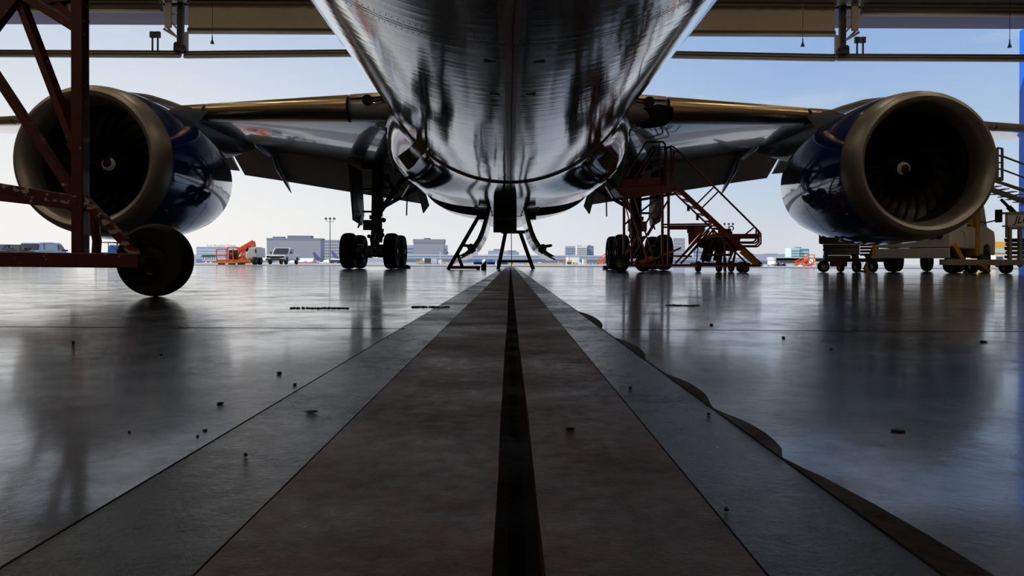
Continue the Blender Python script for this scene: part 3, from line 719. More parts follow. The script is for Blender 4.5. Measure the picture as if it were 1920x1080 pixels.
# tail
b = MB(); 
def fin(y0,y1,z,t): return [V((t*math.sin(PI*f)*m_, y0+(y1-y0)*f, z)) for m_, fs in ((1,[i/8 for i in range(9)]),(-1,[i/8 for i in range(7,0,-1)])) for f in fs]
b.loft([fin(48.5,58.5,ZC+1.6,.35),fin(56.5,61.5,ZC+11.7,.14)]); b.build('tail_fin', M_blue, air)
for s in (-1,1):
    def hs(x,y0,y1,z,t): return [V((s*x, y0+(y1-y0)*f, z+t*math.sin(PI*f)*m_)) for m_, fs in ((1,[i/8 for i in range(9)]),(-1,[i/8 for i in range(7,0,-1)])) for f in fs]
    MB().loft([hs(.6,53,59,ZC+1.1,.2),hs(9.3,58.3,60.6,ZC+2.2,.08)]).build('tailplane', M_wing, air)
# nose gear just behind the viewer, carrying the nose
b = MB(); b.tube((0,-1.1,.5),(0,-1.1,2.6),.11,n=14); b.tube((-.36,-1.1,.5),(.36,-1.1,.5),.06,n=10); ng = b.build('nose_gear', M_gear, air)
for q in (-1,1): MB().lathe([(-.14,.28),(-.17,.42),(-.12,.49),(0,.5),(.12,.49),(.17,.42),(.14,.28)],(q*.32,-1.1,.5),'X',40,closed=True).build('tyre', M_tyre, ng)
# chocks
for px, px2, lab in ((753,768,'black rubber wheel chock against the inner tyres of the left main gear'),(1132,1141,'black rubber wheel chock against the inner tyres of the right main gear')):
    x0, x1 = X(px,29.8), X(px2,29.8); c = (x0+x1)/2
    t = MB().prism([(x0-c,0,0),(x1-c,0,0),(x1-c,0,.10),((x1-x0)*.1,0,.16),(x0-c,0,.16)],(0,.35,0)).build('wheel_chock', M_black, smooth=False); t.location = (c,29.82,0)
    tag(t, lab, 'chock', 'wheel chocks')
# ------------------------------------------------------------------ red work stand at the left, close to the viewer
YS = 5.0
def WS(px, py, dy=0): return W(px, py, YS+dy)
def wheel(name, c, r, w_, parent, ax='X', rim=.6, mt=None, hub=None, n=36):
    """tyre with rounded shoulders + hub"""
    prof = [(-w_*.42,r*rim),(-w_*.5,r*.72),(-w_*.5,r*.88),(-w_*.36,r*.97),(-w_*.12,r),(w_*.12,r),(w_*.36,r*.97),(w_*.5,r*.88),(w_*.5,r*.72),(w_*.42,r*rim)]
    t = MB().lathe(prof, c, ax, n, closed=True).build(name, mt or M_tyre, parent)
    b = MB(); b.lathe([(-w_*.40,r*rim*1.01),(-w_*.30,r*rim*.8),(-w_*.34,.0)], c, ax, 20); b.lathe([(w_*.40,r*rim*1.01),(w_*.30,r*rim*.8),(w_*.34,.0)], c, ax, 20)
    b.build('hub', hub or M_hub, t); return t
sref = WS(150, 556); sref.z = 0
stand = thing('work_stand', 'worn red steel work stand with a black tyre, towering at the left edge', 'work stand', (sref.x, YS, 0))
def ls(px, py, dy=0): return WS(px, py, dy) - V((sref.x, YS, 0))
MB().bar(ls(-160,485), ls(266,489), .10, .105).build('base_rail', M_red, stand, smooth=False, bevel=.006)
MB().bar(ls(151,476), ls(150,-60), .085, .085).build('post', M_red, stand, smooth=False, bevel=.006)
MB().bar(ls(-60,343), ls(154,378), .09, .072).build('cross_rail', M_redworn, stand, smooth=False, bevel=.005)
MB().bar(ls(-60,362,.55), ls(152,386,.45), .09, .07).build('cross_rail', M_red, stand, smooth=False, bevel=.005)
MB().bar(ls(156,372), ls(262,482), .07, .06).build('brace', M_redworn, stand, smooth=False, bevel=.005)
MB().bar(ls(-60,60,.2), ls(138,362,.05), .055, .055).build('brace', M_red, stand, smooth=False)
MB().bar(ls(34,-10,.3), ls(152,300,.05), .06, .06).build('brace', M_red, stand, smooth=False)
MB().bar(ls(-30,80,.3), ls(38,-10,.25), .055, .055).build('brace', M_red, stand, smooth=False)
MB().bar(ls(45,-8,.2), ls(148,56,.05), .06, .06).build('brace', M_red, stand, smooth=False)
MB().bar(ls(95,-10,.4), ls(150,40,.3), .14, .06).build('gusset', M_red, stand, smooth=False)
MB().bar(ls(-60,18,.35), ls(150,-6,.3), .06, .06).build('cross_rail', M_red, stand, smooth=False)
b = MB(); b.path([ls(168,400,.5), ls(178,425,.5), ls(182,452,.5), ls(180,482,.5)], .034, 10); b.build('bent_tube', M_red, stand)
b = MB(); b.bar(ls(140,500,1.6), ls(150,380,1.5), .05); b.bar(ls(150,490,.1),ls(150,490,1.6),.07); b.build('rear_frame', M_red, stand, smooth=False)
wc = ls(273,487); wc.z = .268; wc.y = .02
wheel('tyre', wc+V((0,.12,0)), .268, .17, stand, 'Y', .45, n=64, hub=M_black)
MB().tube(wc+V((0,-.08,0)), wc+V((0,.2,0)), .03, n=12).build('axle', M_black, stand)
b = MB(); b.bar(ls(262,472), ls(262,505), .02, .05); b.build('axle_plate', M_red, stand, smooth=False)
# ------------------------------------------------------------------ red stair stand at the right gear
YA, YB2 = 20.8, 21.75
so3 = V((X(1290,YA),YA,0))
stair = thing('maintenance_stair', 'red steel mobile stair platform with handrails, standing before the right main gear', 'stair', so3)
def lp(px, py, k=0):
    p = W(px, py, YA) - so3; p.y = (YB2-YA)*k; p.x += .40*k; return p
def bars(name, segs, w_, m=M_redb, parent=None, both=True, h=None, pipe=False):
    for k in ((0,1) if both else (0,)):
        b = MB()
        for q in segs:
            if pipe: b.path([lp(x,y,k) for x,y in q], w_/2, 8)
            else:
                for a_, c_ in zip(q[:-1], q[1:]): b.bar(lp(*a_,k), lp(*c_,k), w_, h or w_)
        b.build(name, m, parent or stair, smooth=pipe)
b = MB(); b.prism([lp(1152,352),lp(1270,346),lp(1270,357),lp(1163,366)],(0,YB2-YA,0)); deck = b.build('deck', M_redb, stair, smooth=False)
bars('toe_board', [[(1166,343),(1236,339)]], .03, h=.22)
bars('post', [[(1170,360),(1170,497)]], .07)
bars('post', [[(1242,352),(1242,496)]], .07)
bars('cross_brace', [[(1172,482),(1240,372)]], .045); bars('cross_brace', [[(1175,372),(1216,492)]], .055, both=False); bars('cross_brace', [[(1190,372),(1228,492)]], .04, both=False)
bars('cross_brace', [[(1255,372),(1215,442)]], .035, both=False); bars('cross_brace', [[(1172,420),(1238,368)]], .05, M_black, both=False); bars('cross_brace', [[(1173,386),(1186,440),(1172,480)]], .03, both=False)
bars('deck_beam', [[(1170,372),(1262,356)]], .08)
bars('guard_rail', [[(1162,346),(1211,268),(1213,266),(1243,266),(1247,270),(1247,348)]], .055, pipe=True)
bars('guard_rail', [[(1192,340),(1230,281)]], .055, pipe=True, both=False)
bars('guard_rail', [[(1236,267),(1236,345)],[(1180,310),(1240,309),(1247,305)],[(1232,281),(1247,279)]], .04, pipe=True, both=False)
bars('gate_rail', [[(1250,346),(1250,279),(1256,276),(1263,282),(1263,344)],[(1250,319),(1263,319)]], .045, pipe=True, both=False)
bars('handrail', [[(1250,278),(1258,274),(1265,277),(1417,428),(1423,436),(1423,455),(1416,461),(1378,461)],[(1418,430),(1417,450),(1412,454),(1385,454)],[(1345,440),(1423,440)],[(1345,444),(1420,444)]], .05, pipe=True)
for q_ in ([(1338,351),(1306,383)],[(1347,359),(1315,391)],[(1413,427),(1382,452)]): bars('rail_strut', [q_], .045, pipe=True, both=False)
bars('stringer', [[(1264,348),(1424,497)]], .04, h=.11)
bars('stringer', [[(1264,361),(1330,424),(1402,496)]], .03, both=False, h=.05)
b = MB()
for i in range(11):
    t = (i+.6)/11; x = 1264+160*t; y = 350+149*t; b.prism([lp(x-9,y+2.6,0), lp(x+4,y+2.6,0), lp(x+4,y+1,0), lp(x-9,y+1,0)], V((.40,YB2-YA,0)))
    b.build('tread', M_redb, stair, smooth=False); b = MB()
b.bm.free()
bars('shelf', [[(1243,421),(1334,420)],[(1243,426),(1300,426)]], .05)
bars('leg_brace', [[(1334,424),(1266,494)],[(1322,430),(1277,482)],[(1255,480),(1288,480)]], .05)
b = MB(); b.prism([lp(1290,424,-.03),lp(1326,424,-.03),lp(1292,460,-.03)],(0,.03,0)); b.build('gusset', M_redb, stair, smooth=False)
b = MB(); b.prism([lp(1289,424,-.06),lp(1304,423,-.06),lp(1304,436,-.06),lp(1289,437,-.06)],(0,.02,0)); b.build('notice_plate', M_beamdark, stair, smooth=False)
bars('base_rail', [[(1180,497),(1424,498)]], .08)
for q in ((1180,497),(1424,498),(1262,357)):
    MB().bar(lp(*q,0), lp(*q,1), .07).build('cross_member', M_redb, stair, smooth=False)
bars('yellow_stripe', [[(1390,470),(1420,496)]], .05, M_yel, both=False, h=.17)
b = MB(); b.bar(lp(1196,492,.3), lp(1222,482,.3), .12, .12); b.bar(lp(1212,490,.2), lp(1278,465,-.1), .06, .06); b.build('tow_bar', M_yel, stair, smooth=False)
for px, k in ((1162,0),(1194,1),(1395,0),(1385,1)):
    p = lp(px, 497, k); r = .27 if px < 1300 else .12; p.z = r
    if px < 1300: MB().tube(p+V((0,.1,0)), p+V((.6,.1,.03)) if k==0 else p+V((.3,-.1,.03)), .035, n=8).build('axle_arm', M_redb, stair)
    wheel('wheel', p+V((0,-.12 if k==0 else .12,0)), r, .16 if px<1300 else .07, stair, 'Y', .5)
for px, py in ((1291,390),(1308,407)):
    b = MB(); b.b2(lp(px-2,py-6,-.05), lp(px+2,py+6,-.02)); b.build('hanging_tag', M_black, stair, smooth=False)
# ------------------------------------------------------------------ gas bottle cart
YC = 22.4
co = V((X(1348,YC),YC,0)); cart = thing('bottle_cart', 'olive service cart with gas bottles and hoses, on small wheels behind the stair foot', 'cart', co)
def lc(px, py, dy=0): return W(px, py, YC+dy) - co
def gz(px, z, dy=0): p = lc(px, 500, dy); p.z = z; return p
for px, dy, r in ((1309,0,.17),(1348,-.3,.19),(1371,.7,.18),(1391,-.2,.17)):
    wheel('wheel', gz(px, r, dy), r, .13, cart, 'Y' if px == 1391 else 'X', .5)
MB().b2(gz(1306,.2,0), gz(1392,.30,.8)).build('chassis', M_green, cart, smooth=False)
for a_, c_, r in (((1322,489),(1333,452),.17),((1345,489),(1350,458),.14)):
    p, q = lc(*a_,.3), lc(*c_,.3); b = MB(); b.tube(p,q,r,n=20); b.ball(q, r, 14); o = b.build('gas_bottle', M_green, cart)
    d = (q-p).normalized(); b = MB(); b.ball(q+d*r*.5, r*.72, 12); b.tube(q+d*r*.9, q+d*(r+.16), .035, n=8); b.build('bottle_cap', M_yel, o)
b = MB(); b.b2(lc(1343,470,.15), lc(1378,440,.7)); b.build('control_cabinet', M_green, cart, smooth=False, bevel=.02)
b = MB(); b.b2(lc(1347,442,.1), lc(1370,429,.14)); b.build('gauge_panel', M_redb, cart, smooth=False)
for px in (1351,1357,1364): MB().tube(lc(px,433,.08), lc(px,433,.12), .045, n=12).build('gauge', M_black, cart)
b = MB(); b.lathe([(-.02,.085),(.02,.085),(.02,.06),(-.02,.06)], lc(1371,428,.1), 'Y', 20, closed=True); b.bar(lc(1371,434,.1), lc(1370,480,.1), .06); b.build('lifting_eye', M_black, cart)
b = MB(); b.path([lc(1314,452), lc(1309,460), lc(1306,490), lc(1307,500)], .018, 6); b.build('hose', M_black, cart)
b = MB(); b.tube(lc(1316,456,-.05), lc(1316,456,.25), .16, n=18); b.tube(lc(1312,452,-.06), lc(1312,452,.2), .09, n=12); b.bar(lc(1318,492,.1), lc(1322,440,.1), .06); b.build('hose_reel', M_black, cart)
b = MB(); b.bar(lc(1320,446,.1), lc(1352,438,.1), .12); b.bar(lc(1325,478), lc(1372,478), .08); b.bar(lc(1358,455),lc(1359,508),.07); b.bar(lc(1375,470),lc(1362,500),.05); b.build('frame', M_yel, cart, smooth=False)
b = MB(); b.bar(lc(1383,450), lc(1374,496), .06); b.bar(lc(1360,484,-.2), lc(1360,509,-.2), .05); b.ball(gz(1360,.02,-.2), .06, 8, (1,1,.3)); b.bar(lc(1330,485), lc(1346,470), .03); b.build('jack_leg', M_black, cart, smooth=False)
# ------------------------------------------------------------------ scissor cart with stacked decks
YK = 22.9
ko = V((X(1590,YK),YK,0)); sc = thing('scissor_cart', 'low wheeled scissor lift cart with weathered stacked planks, left of the white truck', 'cart', ko)
def lk(px, py, dy=0): return W(px, py, YK+dy) - ko
KD = V((.44,.9,0))
def kz(px, z, dy=0): p = lk(px,500,dy); p.z = z; return p
for (x0,x1,y0,y1,dd) in ((1536,1632,443,456,0),(1543,1612,458,464,.1),(1543,1612,465,471,.1),(1544,1612,472,478,.12),(1553,1595,479,484,.15)):
    MB().prism([lk(x0,y1,dd),lk(x1,y1,dd),lk(x1,y0,dd),lk(x0,y0,dd)], KD*(1.3-2*dd)).build('deck_layer', M_wood, sc, smooth=False, bevel=.01)
MB().bar(lk(1537,429), lk(1537,457), .04).build('corner_post', M_redb, sc, smooth=False)
for i in range(4):
    y = 457+i*6; MB().prism([lk(1613,y+4,.2),lk(1636,y+4,.2),lk(1636,y,.2),lk(1613,y,.2)], KD*.8).build('scissor_arm', M_black, sc, smooth=False)
b = MB(); b.prism([lk(1556,500),lk(1588,500),lk(1588,485),lk(1556,485)], KD*.9); rb = b.build('battery_box', mat('dull_red',(120,62,54),.5,wear=(200,180,170),wscale=6,wcut=.6), sc, smooth=False, bevel=.01)
b = MB(); b.b2(lk(1582,497,-.03), lk(1588,487,-.01)); b.build('cover', M_black, rb, smooth=False)
b = MB(); b.b2(kz(1548,.35,.2), kz(1636,.47,1.0)); b.bar(lk(1548,478), lk(1548,496), .12); b.bar(lk(1602,476), lk(1607,496), .16); b.bar(lk(1625,478,.4), lk(1636,496,.4), .12); b.build('chassis', M_black, sc, smooth=False)
for px, r, dy, ax in ((1544,.19,0,'X'),(1576,.16,1.2,'X'),(1606,.21,0,'X'),(1637,.21,.3,'X')):
    wheel('wheel', kz(px,r,dy), r, .15, sc, 'Y' if px==1544 else ax, .55, hub=M_white if px==1544 else None)
# ------------------------------------------------------------------ white service truck with a yellow mast
TA = math.radians(47); L0 = V((X(1641,24.5),24.5,0))
truck = thing('service_truck', 'white flatbed service truck with yellow mast, parked behind the right engine', 'truck', L0, PI/2-TA)
# local: x forward, y left (rear-left corner at the origin, body towards -y)
TW = 2.3
wt = M_white
b = MB(); b.b2((0,-TW,.85),(2.0,0,1.62)); b.b2((2.0,-TW,1.0),(3.0,-TW+.5,1.62)); bd = b.build('body', wt, truck, smooth=False, bevel=.03)
MB().b2((-.08,-TW,.48),(.05,0,.82)).build('rear_bumper', wt, truck, smooth=False, bevel=.02)
for y in (-.95,): MB().tube((-.03,y,1.22),(.02,y,1.22),.075,n=16).build('tail_lamp', M_lred, truck)
for y in (-1.55,-1.78,-2.0): MB().tube((-.03,y,1.22),(.02,y,1.22),.10,n=16).build('tail_lamp', mat('lamp_dark_red',(50,10,10),.3), truck)
b = MB(); pr = [(.15,.85),(.3,1.55),(.9,1.72),(1.9,1.72),(2.1,1.2),(2.1,.85),(1.85,.85),(1.75,1.25),(1.5,1.42),(1.1,1.42),(.8,1.2),(.65,.85)]
b.prism([V((x,-TW-.02,z)) for x,z in pr],(0,.4,0)); b.build('rear_fender', wt, truck, smooth=False, bevel=.01)
b = MB(); b.b2((2.2,-TW,.85),(3.05,-TW+.5,1.62)); tb = b.build('tool_box', wt, truck, smooth=False, bevel=.01)
b = MB(); b.b2((2.3,-TW-.012,.9),(2.85,-TW,1.56)); b.b2((2.7,-TW-.03,1.35),(2.8,-TW,1.42)); b.build('tool_box_door', M_beamdark if False else wt, tb, smooth=False, bevel=.01)
MB().b2((0,-1.9,.55),(6.3,-.4,.8)).build('chassis', M_black, truck, smooth=False)
for x in (1.3,5.05):
    for y in (-TW+.18, -.18): wheel('wheel', (x,y,.43), .43, .28 if x > 3 else .45, truck, 'Y', .58, hub=M_hub)
b = MB(); b.b2((3.2,-TW,.6),(3.7,-TW+.35,3.3)); b.b2((3.2,-.5,.6),(3.7,-.1,3.3)); b.b2((2.2,-TW+.1,1.7),(3.7,-.1,2.35)); b.b2((1.4,-TW+.2,1.68),(2.3,-.2,2.05)); b.build('mast', M_yel, truck, smooth=False, bevel=.01)
b = MB(); b.b2((2.2,-TW+.08,1.72),(2.26,-TW+.1,2.35)); b.b2((2.95,-TW+.07,1.2),(3.02,-TW+.1,2.3)); b.b2((2.2,-TW+.07,1.98),(3.2,-TW+.1,2.04)); b.build('mast_rib', M_yel, truck, smooth=False)
for y in (-TW-.05, -.0): # stabilisers
    b = MB(); b.bar((.1,y,.95),(.95 if y < -1 else -.3,y-.25 if y<-1 else y+.2,.06),.12,.18); b.box((1.0 if y<-1 else -.35,y-.27 if y<-1 else y+.22,.03),(.4,.3,.06)); b.build('stabiliser', M_yel, truck, smooth=False)
pc = [(3.75,.65),(3.75,2.35),(4.0,2.55),(4.6,2.5),(5.05,1.72),(6.1,1.58),(6.25,1.3),(6.25,.65),(5.6,.65),(5.5,.95),(5.05,1.08),(4.6,.95),(4.5,.65)]
b = MB(); b.prism([V((x,-TW+.08,z)) for x,z in pc],(0,TW-.16,0)); cb = b.build('cab', wt, truck, smooth=False, bevel=.04)
b = MB(); b.prism([V((x,-TW+.065,z)) for x,z in ((3.95,1.75),(3.95,2.3),(4.1,2.4),(4.5,2.36),(4.85,1.75))],(0,.02,0)); b.build('cab_window', M_glass, cb, smooth=False)
b = MB(); b.bar((4.75,-TW+.1,1.85),(4.85,-TW-.28,1.95),.05); b.box((4.85,-TW-.32,2.1),(.14,.22,.48)); b.build('mirror', M_black, cb, smooth=False, bevel=.03)
b = MB(); b.tube((6.26,-TW+.35,1.15),(6.28,-TW+.35,1.15),.12,n=14); b.build('headlamp', M_glass, cb)
b = MB(); b.b2((3.7,-TW,.5),(4.5,-TW+.3,.66)); b.build('running_board', M_black, truck, smooth=False)
# ------------------------------------------------------------------ boarding stair and scissor platform at the right edge
YT = 23.6
t0 = V((X(1890,YT),YT,0)); bs = thing('boarding_stair', 'grey slatted access stair with handrail rising beside the right engine', 'stair', t0)
def lb(px, py, dy=0): return W(px, py, YT+dy) - t0
for dy in (0,1.1):
    MB().bar(lb(1848,352,dy), lb(2060,426,dy), .07, .17).build('stringer', M_gear, bs, smooth=False)
    MB().bar(lb(1856,336,dy), lb(2060,404,dy), .05, .10).build('upper_stringer', M_gear, bs, smooth=False)
    b = MB(); b.path([lb(1856,289,dy), lb(1880,293,dy), lb(2060,360,dy)], .035, 8); b.path([lb(1856,313,dy), lb(1880,318,dy), lb(2060,386,dy)], .03, 8); b.build('handrail', M_gear, bs)
    b = MB(); b.bar(lb(1870,277,dy), lb(1870,338,dy), .06); b.bar(lb(1879,279,dy), lb(1879,338,dy), .06); b.bar(lb(1870,277,dy), lb(1880,279,dy), .05); b.bar(lb(1866,305,dy), lb(1880,305,dy), .05); b.build('rail_post', M_gear, bs, smooth=False)
    b = MB(); b.bar(lb(2040,398,dy), lb(2040,508,dy), .1); b.build('leg', M_gear, bs, smooth=False)
for i in range(13):
    t = i/13; x = 1854+190*t; y = 343+66*t
    MB().b2(lb(x,y+1.5,0), lb(x+10,y,0)+V((0,1.1,0))).build('tread', M_steelbeam, bs, smooth=False)
MB().b2(lb(1845,339,0), lb(1881,332,0)+V((0,1.1,0))).build('top_landing', M_gear, bs, smooth=False)
b = MB(); b.tube(lb(1877,374,.5), lb(1893,390,.5), .05, n=10); b.tube(lb(1891,388,.5), lb(1960,462,.5), .085, n=12); b.build('hydraulic_strut', M_black, bs)
YP = 21.9
t1 = V((X(1915,YP),YP,0)); sl = thing('scissor_platform', 'pale scissor platform trailer at the right edge, below the access stair', 'lift platform', t1)
def lq(px, py, dy=0): return W(px, py, YP+dy) - t1
def qz(px, z, dy=0): p = lq(px,500,dy); p.z = z; return p
b = MB(); b.prism([lq(1889,424),lq(1990,424),lq(1990,401),lq(1889,401)], V((1.,1.3,0))); pb = b.build('platform_box', wt, sl, smooth=False, bevel=.02)
def solid(o):
    me = bpy.data.meshes.new_from_object(o); n = bpy.data.objects.new(o.name, me); nm = o.name; C.objects.link(n); n.parent = o.parent; n.location = o.location; n.rotation_euler = o.rotation_euler; bpy.data.objects.remove(o); n.name = nm; return n
tcu = bpy.data.curves.new('lettering','FONT'); tcu.body = 'JLG'; tcu.size = .32; tcu.shear = .3; tcu.extrude = .004
to = bpy.data.objects.new('lettering', tcu); C.objects.link(to); to.parent = pb; to.location = lq(1901,418)+V((0,-.01,0)); to.rotation_euler = (PI/2,0,0); tcu.materials.append(M_black); solid(to)
b = MB(); b.bar(lq(1880,400), lq(1990,396), .05, .07); b.bar(lq(1887,400), lq(1887,446), .05); b.bar(lq(1880,424),lq(1890,424),.05); b.bar(lq(1893,425), lq(1893,500), .09); b.bar(lq(1912,425), lq(1912,500), .09); b.bar(lq(1893,428), lq(1990,428), .07); b.bar(lq(1893,468),lq(1990,468),.05); b.bar(lq(1893,482),lq(1990,482),.05); b.bar(lq(1895,496),lq(1912,484),.05); b.build('frame', mat('frame_grey',(120,118,110),.5), sl, smooth=False)
for i in range(6):
    y = 447+i*8; b = MB(); xx = 1883+2*(i%2); b.prism([lq(xx,y+5,.25),lq(1990,y+5,.25),lq(1990,y,.25),lq(xx,y,.25)], V((.9,1.2,0))); b.build('scissor_layer', M_black, sl, smooth=False)
b = MB(); b.b2(qz(1776,.26,-.3), qz(1990,.44,.1)); b.build('draw_bar', M_steelbeam, sl, smooth=False)
for px in (1784,1822,1886,1960):
    wheel('wheel', qz(px,.2 if px!=1784 else .24,-.05+(.15 if px==1784 else 0)), .2 if px!=1784 else .24, .22, sl, 'X' if px!=1784 else 'Y', .5)
b = MB(); b.bar(qz(1836,.3,.5), qz(1852,.04,.6), .18,.12); b.build('outrigger', M_yel, sl, smooth=False)
# ------------------------------------------------------------------ black tripod stands under the belly
YF2 = 26.3
def stand2(name, label, segs, cx, feet):
    o0 = V((X(cx,YF2),YF2,0)); t = thing(name, label, 'stand', o0); f = lambda px,py,dy=0: W(px,py,YF2+dy)-o0
    for nm, a_, c_, w_ in segs:
        MB().bar(f(*a_), f(*c_), w_, w_).build(nm, M_black, t, smooth=False, bevel=.01)
    return t
stand2('trestle', 'black trestle with one long leaning leg, left of the keel', [('leg',(902,398),(840,505.5),.14),('leg',(857,474),(868,503),.12),('foot_bar',(840,501.5),(900,501.5),.11),('foot',(892,501,.0),(900,504,0),.13)], 870, 0)
stand2('trestle', 'black trestle with two splayed legs under the middle of the belly', [('leg',(948,435),(934,505.5),.14),('leg',(975,435),(1000,505.5),.14),('crossbar',(938,490),(997,490),.09),('rod',(959,436),(959,500),.03),('top_bar',(940,435),(985,435),.12)], 966, 0)
t = thing('yellow_chock', 'small yellow and black wedge beside the foot of the leaning trestle', 'chock', W(907,502,26.3)*1)
t.location.z = .0
MB().prism([(-.09,-.2,.17),(.1,-.2,.17),(.1,-.2,.36)],(0,.3,0)).build('wedge', M_yel, t, smooth=False); MB().b2((-.09,-.2,0),(.1,.1,.17)).build('block', M_black, t, smooth=False)
# ------------------------------------------------------------------ floor debris
rnd = random.Random(11)
def chip(px, py, sx, sz, label):
    Y = H*F/(py-VY-(-0)*(px-VX)*ROLL); Y = H/((py-VY-(px-VX)*ROLL)/F); x = (px-VX)*Y/F
    s_ = Y/F; b = MB(); b.ball((0,0,sz*s_*.4), .5, 8, (sx*s_, sx*s_*.8, sz*s_)); 
    for v in b.bm.verts: v.co += V((rnd.uniform(-1,1),rnd.uniform(-1,1),0))*sx*s_*.12; v.co.z = max(0, v.co.z)
    o = b.build('debris_chip', M_black, smooth=False); o.location = (x,Y,0); tag(o, label, 'debris', 'dark chips scattered on the concrete'); return o
CH = [(414,758,15,5,'flat dark chip left of the rusty strip, at mid floor'),(462,856,8,8,'upright dark crumb on the blue-grey strip, left'),(585,773,24,4,'long thin dark flake left of the rusty strip'),(525,701,10,5,'dark chip in the row of crumbs below the left wheel reflection'),(303,666,7,4,'dark crumb below the black tyre reflection'),(138,644,6,6,'tiny upright crumb near the left edge'),
 (386,808,9,4,'dark crumb above the worn patch, left floor'),(1070,806,18,6,'dark lump on the rusty strip, right of the slot'),(1330,778,10,5,'dark crumb on the right blue-grey strip'),(1183,730,7,6,'dark crumb right of the rusty strip edge'),(1334,610,7,4,'dark crumb before the stair reflection'),(1470,634,7,4,'dark crumb in the bright right floor'),(1684,809,26,5,'long dark flake on the right floor'),(1845,642,14,4,'dark flake near the right edge'),(1364,958,10,8,'dark lump on the edge of the right plate'),
 (554,722,8,4,'smaller dark crumb beside the long thin flake'),(372,819,6,4,'tiny crumb left of centre on the near floor'),(244,811,6,4,'tiny crumb on the near left floor'),(1559,656,6,4,'tiny crumb in front of the right engine reflection')]
for c in CH: chip(*c)
for px0, px1, py, lab in ((548,655,578,'ragged line of dark crumbs left of the central strip'),(776,842,576,'short ragged line of dark crumbs beside the central strip'),(1250,1312,573,'ragged line of dark crumbs right of the central strip')):
    b = MB(); Y = H/((py-VY-(px0-VX)*ROLL)/F); x0, x1 = (px0-VX)*Y/F, (px1-VX)*Y/F; c = (x0+x1)/2
    o = MB()
    x = x0
    while x < x1:
        o.ball((x-c, rnd.uniform(-.02,.02), .002), .5, 6, (rnd.uniform(.012,.03),.02,rnd.uniform(.006,.014))); x += rnd.uniform(.004,.014)
    for v in o.bm.verts: v.co.z = max(0, v.co.z)
    o = o.build('crumb_line', M_black, smooth=False); o.location = (c,Y,0); tag(o, lab, 'debris', None, 'stuff')
# ------------------------------------------------------------------ outside: apron and far airport
M_apron = mat('apron_concrete', (186,182,174), .85, vary=.05, vscale=.05)
slab('ground', -900, 900, YD+.001, 1600, -.3, -.002, M_apron)
HZ = lambda px: VY + ROLL*(px-VX)
def Z(px, py, Y): return W(px, py, Y).z
mg = lambda n, c, **k: mat(n, c, .7, **k)
B_grey = mg('far_grey_cladding_hazed', (150,156,166)); B_grey2 = mg('far_grey_roof_hazed', (136,143,155)); B_lt = mg('far_pale_wall_hazed', (196,202,212)); B_bl = mg('far_blue_grey_hazed', (164,174,190))  # pale blue-grey tones carry the distance haze in the base colour
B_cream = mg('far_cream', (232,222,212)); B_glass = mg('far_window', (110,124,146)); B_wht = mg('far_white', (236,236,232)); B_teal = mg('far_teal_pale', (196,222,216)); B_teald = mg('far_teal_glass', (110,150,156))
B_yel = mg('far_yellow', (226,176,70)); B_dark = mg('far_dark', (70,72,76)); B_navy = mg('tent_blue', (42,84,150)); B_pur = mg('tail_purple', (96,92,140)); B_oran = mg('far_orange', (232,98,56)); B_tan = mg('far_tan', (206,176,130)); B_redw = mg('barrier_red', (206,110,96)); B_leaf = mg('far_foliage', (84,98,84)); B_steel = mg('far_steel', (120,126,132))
def building(name, label, px0, px1, py, Y, wall, dep=40, bands=None, bm=None, vert=0, roof=None, units=(), cat='building', py1=None):
    x0, x1 = X(px0,Y), X(px1,Y); c = (x0+x1)/2; h = Z((px0+px1)/2, py, Y)
    t = thing(name, label, cat, (c,Y,0)); dep = min(dep, 12 if Y > 300 else 8)
    MB().b2((x0-c,0,0),(x1-c,dep,h)).build('walls', wall, t, smooth=False)
    if bands:
        for i in range(bands):
            z = h*(.16+.78*i/bands); MB().b2((x0-c+.4,-.15,z),(x1-c-.4,.05,z+h*.34/bands)).build('window_row', bm or B_glass, t, smooth=False)
    for i in range(vert):
        x = x0-c+(x1-x0)*(i+.5)/vert; MB().b2((x-.25,-.2,h*.05),(x+.25,.0,h*.95)).build('wall_fin', wall, t, smooth=False)
    if roof: MB().b2((x0-c-.3,-.3,h-roof[0]),(x1-c+.3,dep,h)).build('roof_band', roof[1], t, smooth=False)
    for (a, b_, yy) in units:
        z = Z((a+b_)/2, yy, Y); MB().b2((X(a,Y)-c,dep*.2,h-.02),(X(b_,Y)-c,dep*.7,z)).build('roof_unit', B_grey2, t, smooth=False)
    return t
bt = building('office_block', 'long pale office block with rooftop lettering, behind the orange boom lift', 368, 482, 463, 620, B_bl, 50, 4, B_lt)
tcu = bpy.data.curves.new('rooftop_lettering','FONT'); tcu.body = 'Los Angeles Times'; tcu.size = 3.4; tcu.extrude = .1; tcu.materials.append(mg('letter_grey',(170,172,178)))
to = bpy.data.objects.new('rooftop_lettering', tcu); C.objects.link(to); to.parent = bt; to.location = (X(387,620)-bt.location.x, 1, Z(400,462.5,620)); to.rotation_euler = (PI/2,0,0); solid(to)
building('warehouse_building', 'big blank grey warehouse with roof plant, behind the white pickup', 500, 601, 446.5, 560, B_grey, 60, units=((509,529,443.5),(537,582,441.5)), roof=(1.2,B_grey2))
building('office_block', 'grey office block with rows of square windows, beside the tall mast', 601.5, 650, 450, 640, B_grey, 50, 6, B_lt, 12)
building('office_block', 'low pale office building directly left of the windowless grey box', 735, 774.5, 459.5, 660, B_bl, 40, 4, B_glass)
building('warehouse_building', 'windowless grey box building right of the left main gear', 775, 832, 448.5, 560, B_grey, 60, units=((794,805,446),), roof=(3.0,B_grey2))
building('office_block', 'narrow pale annex at the right end of the grey box building', 833, 837, 459.5, 580, B_lt, 30, 3)
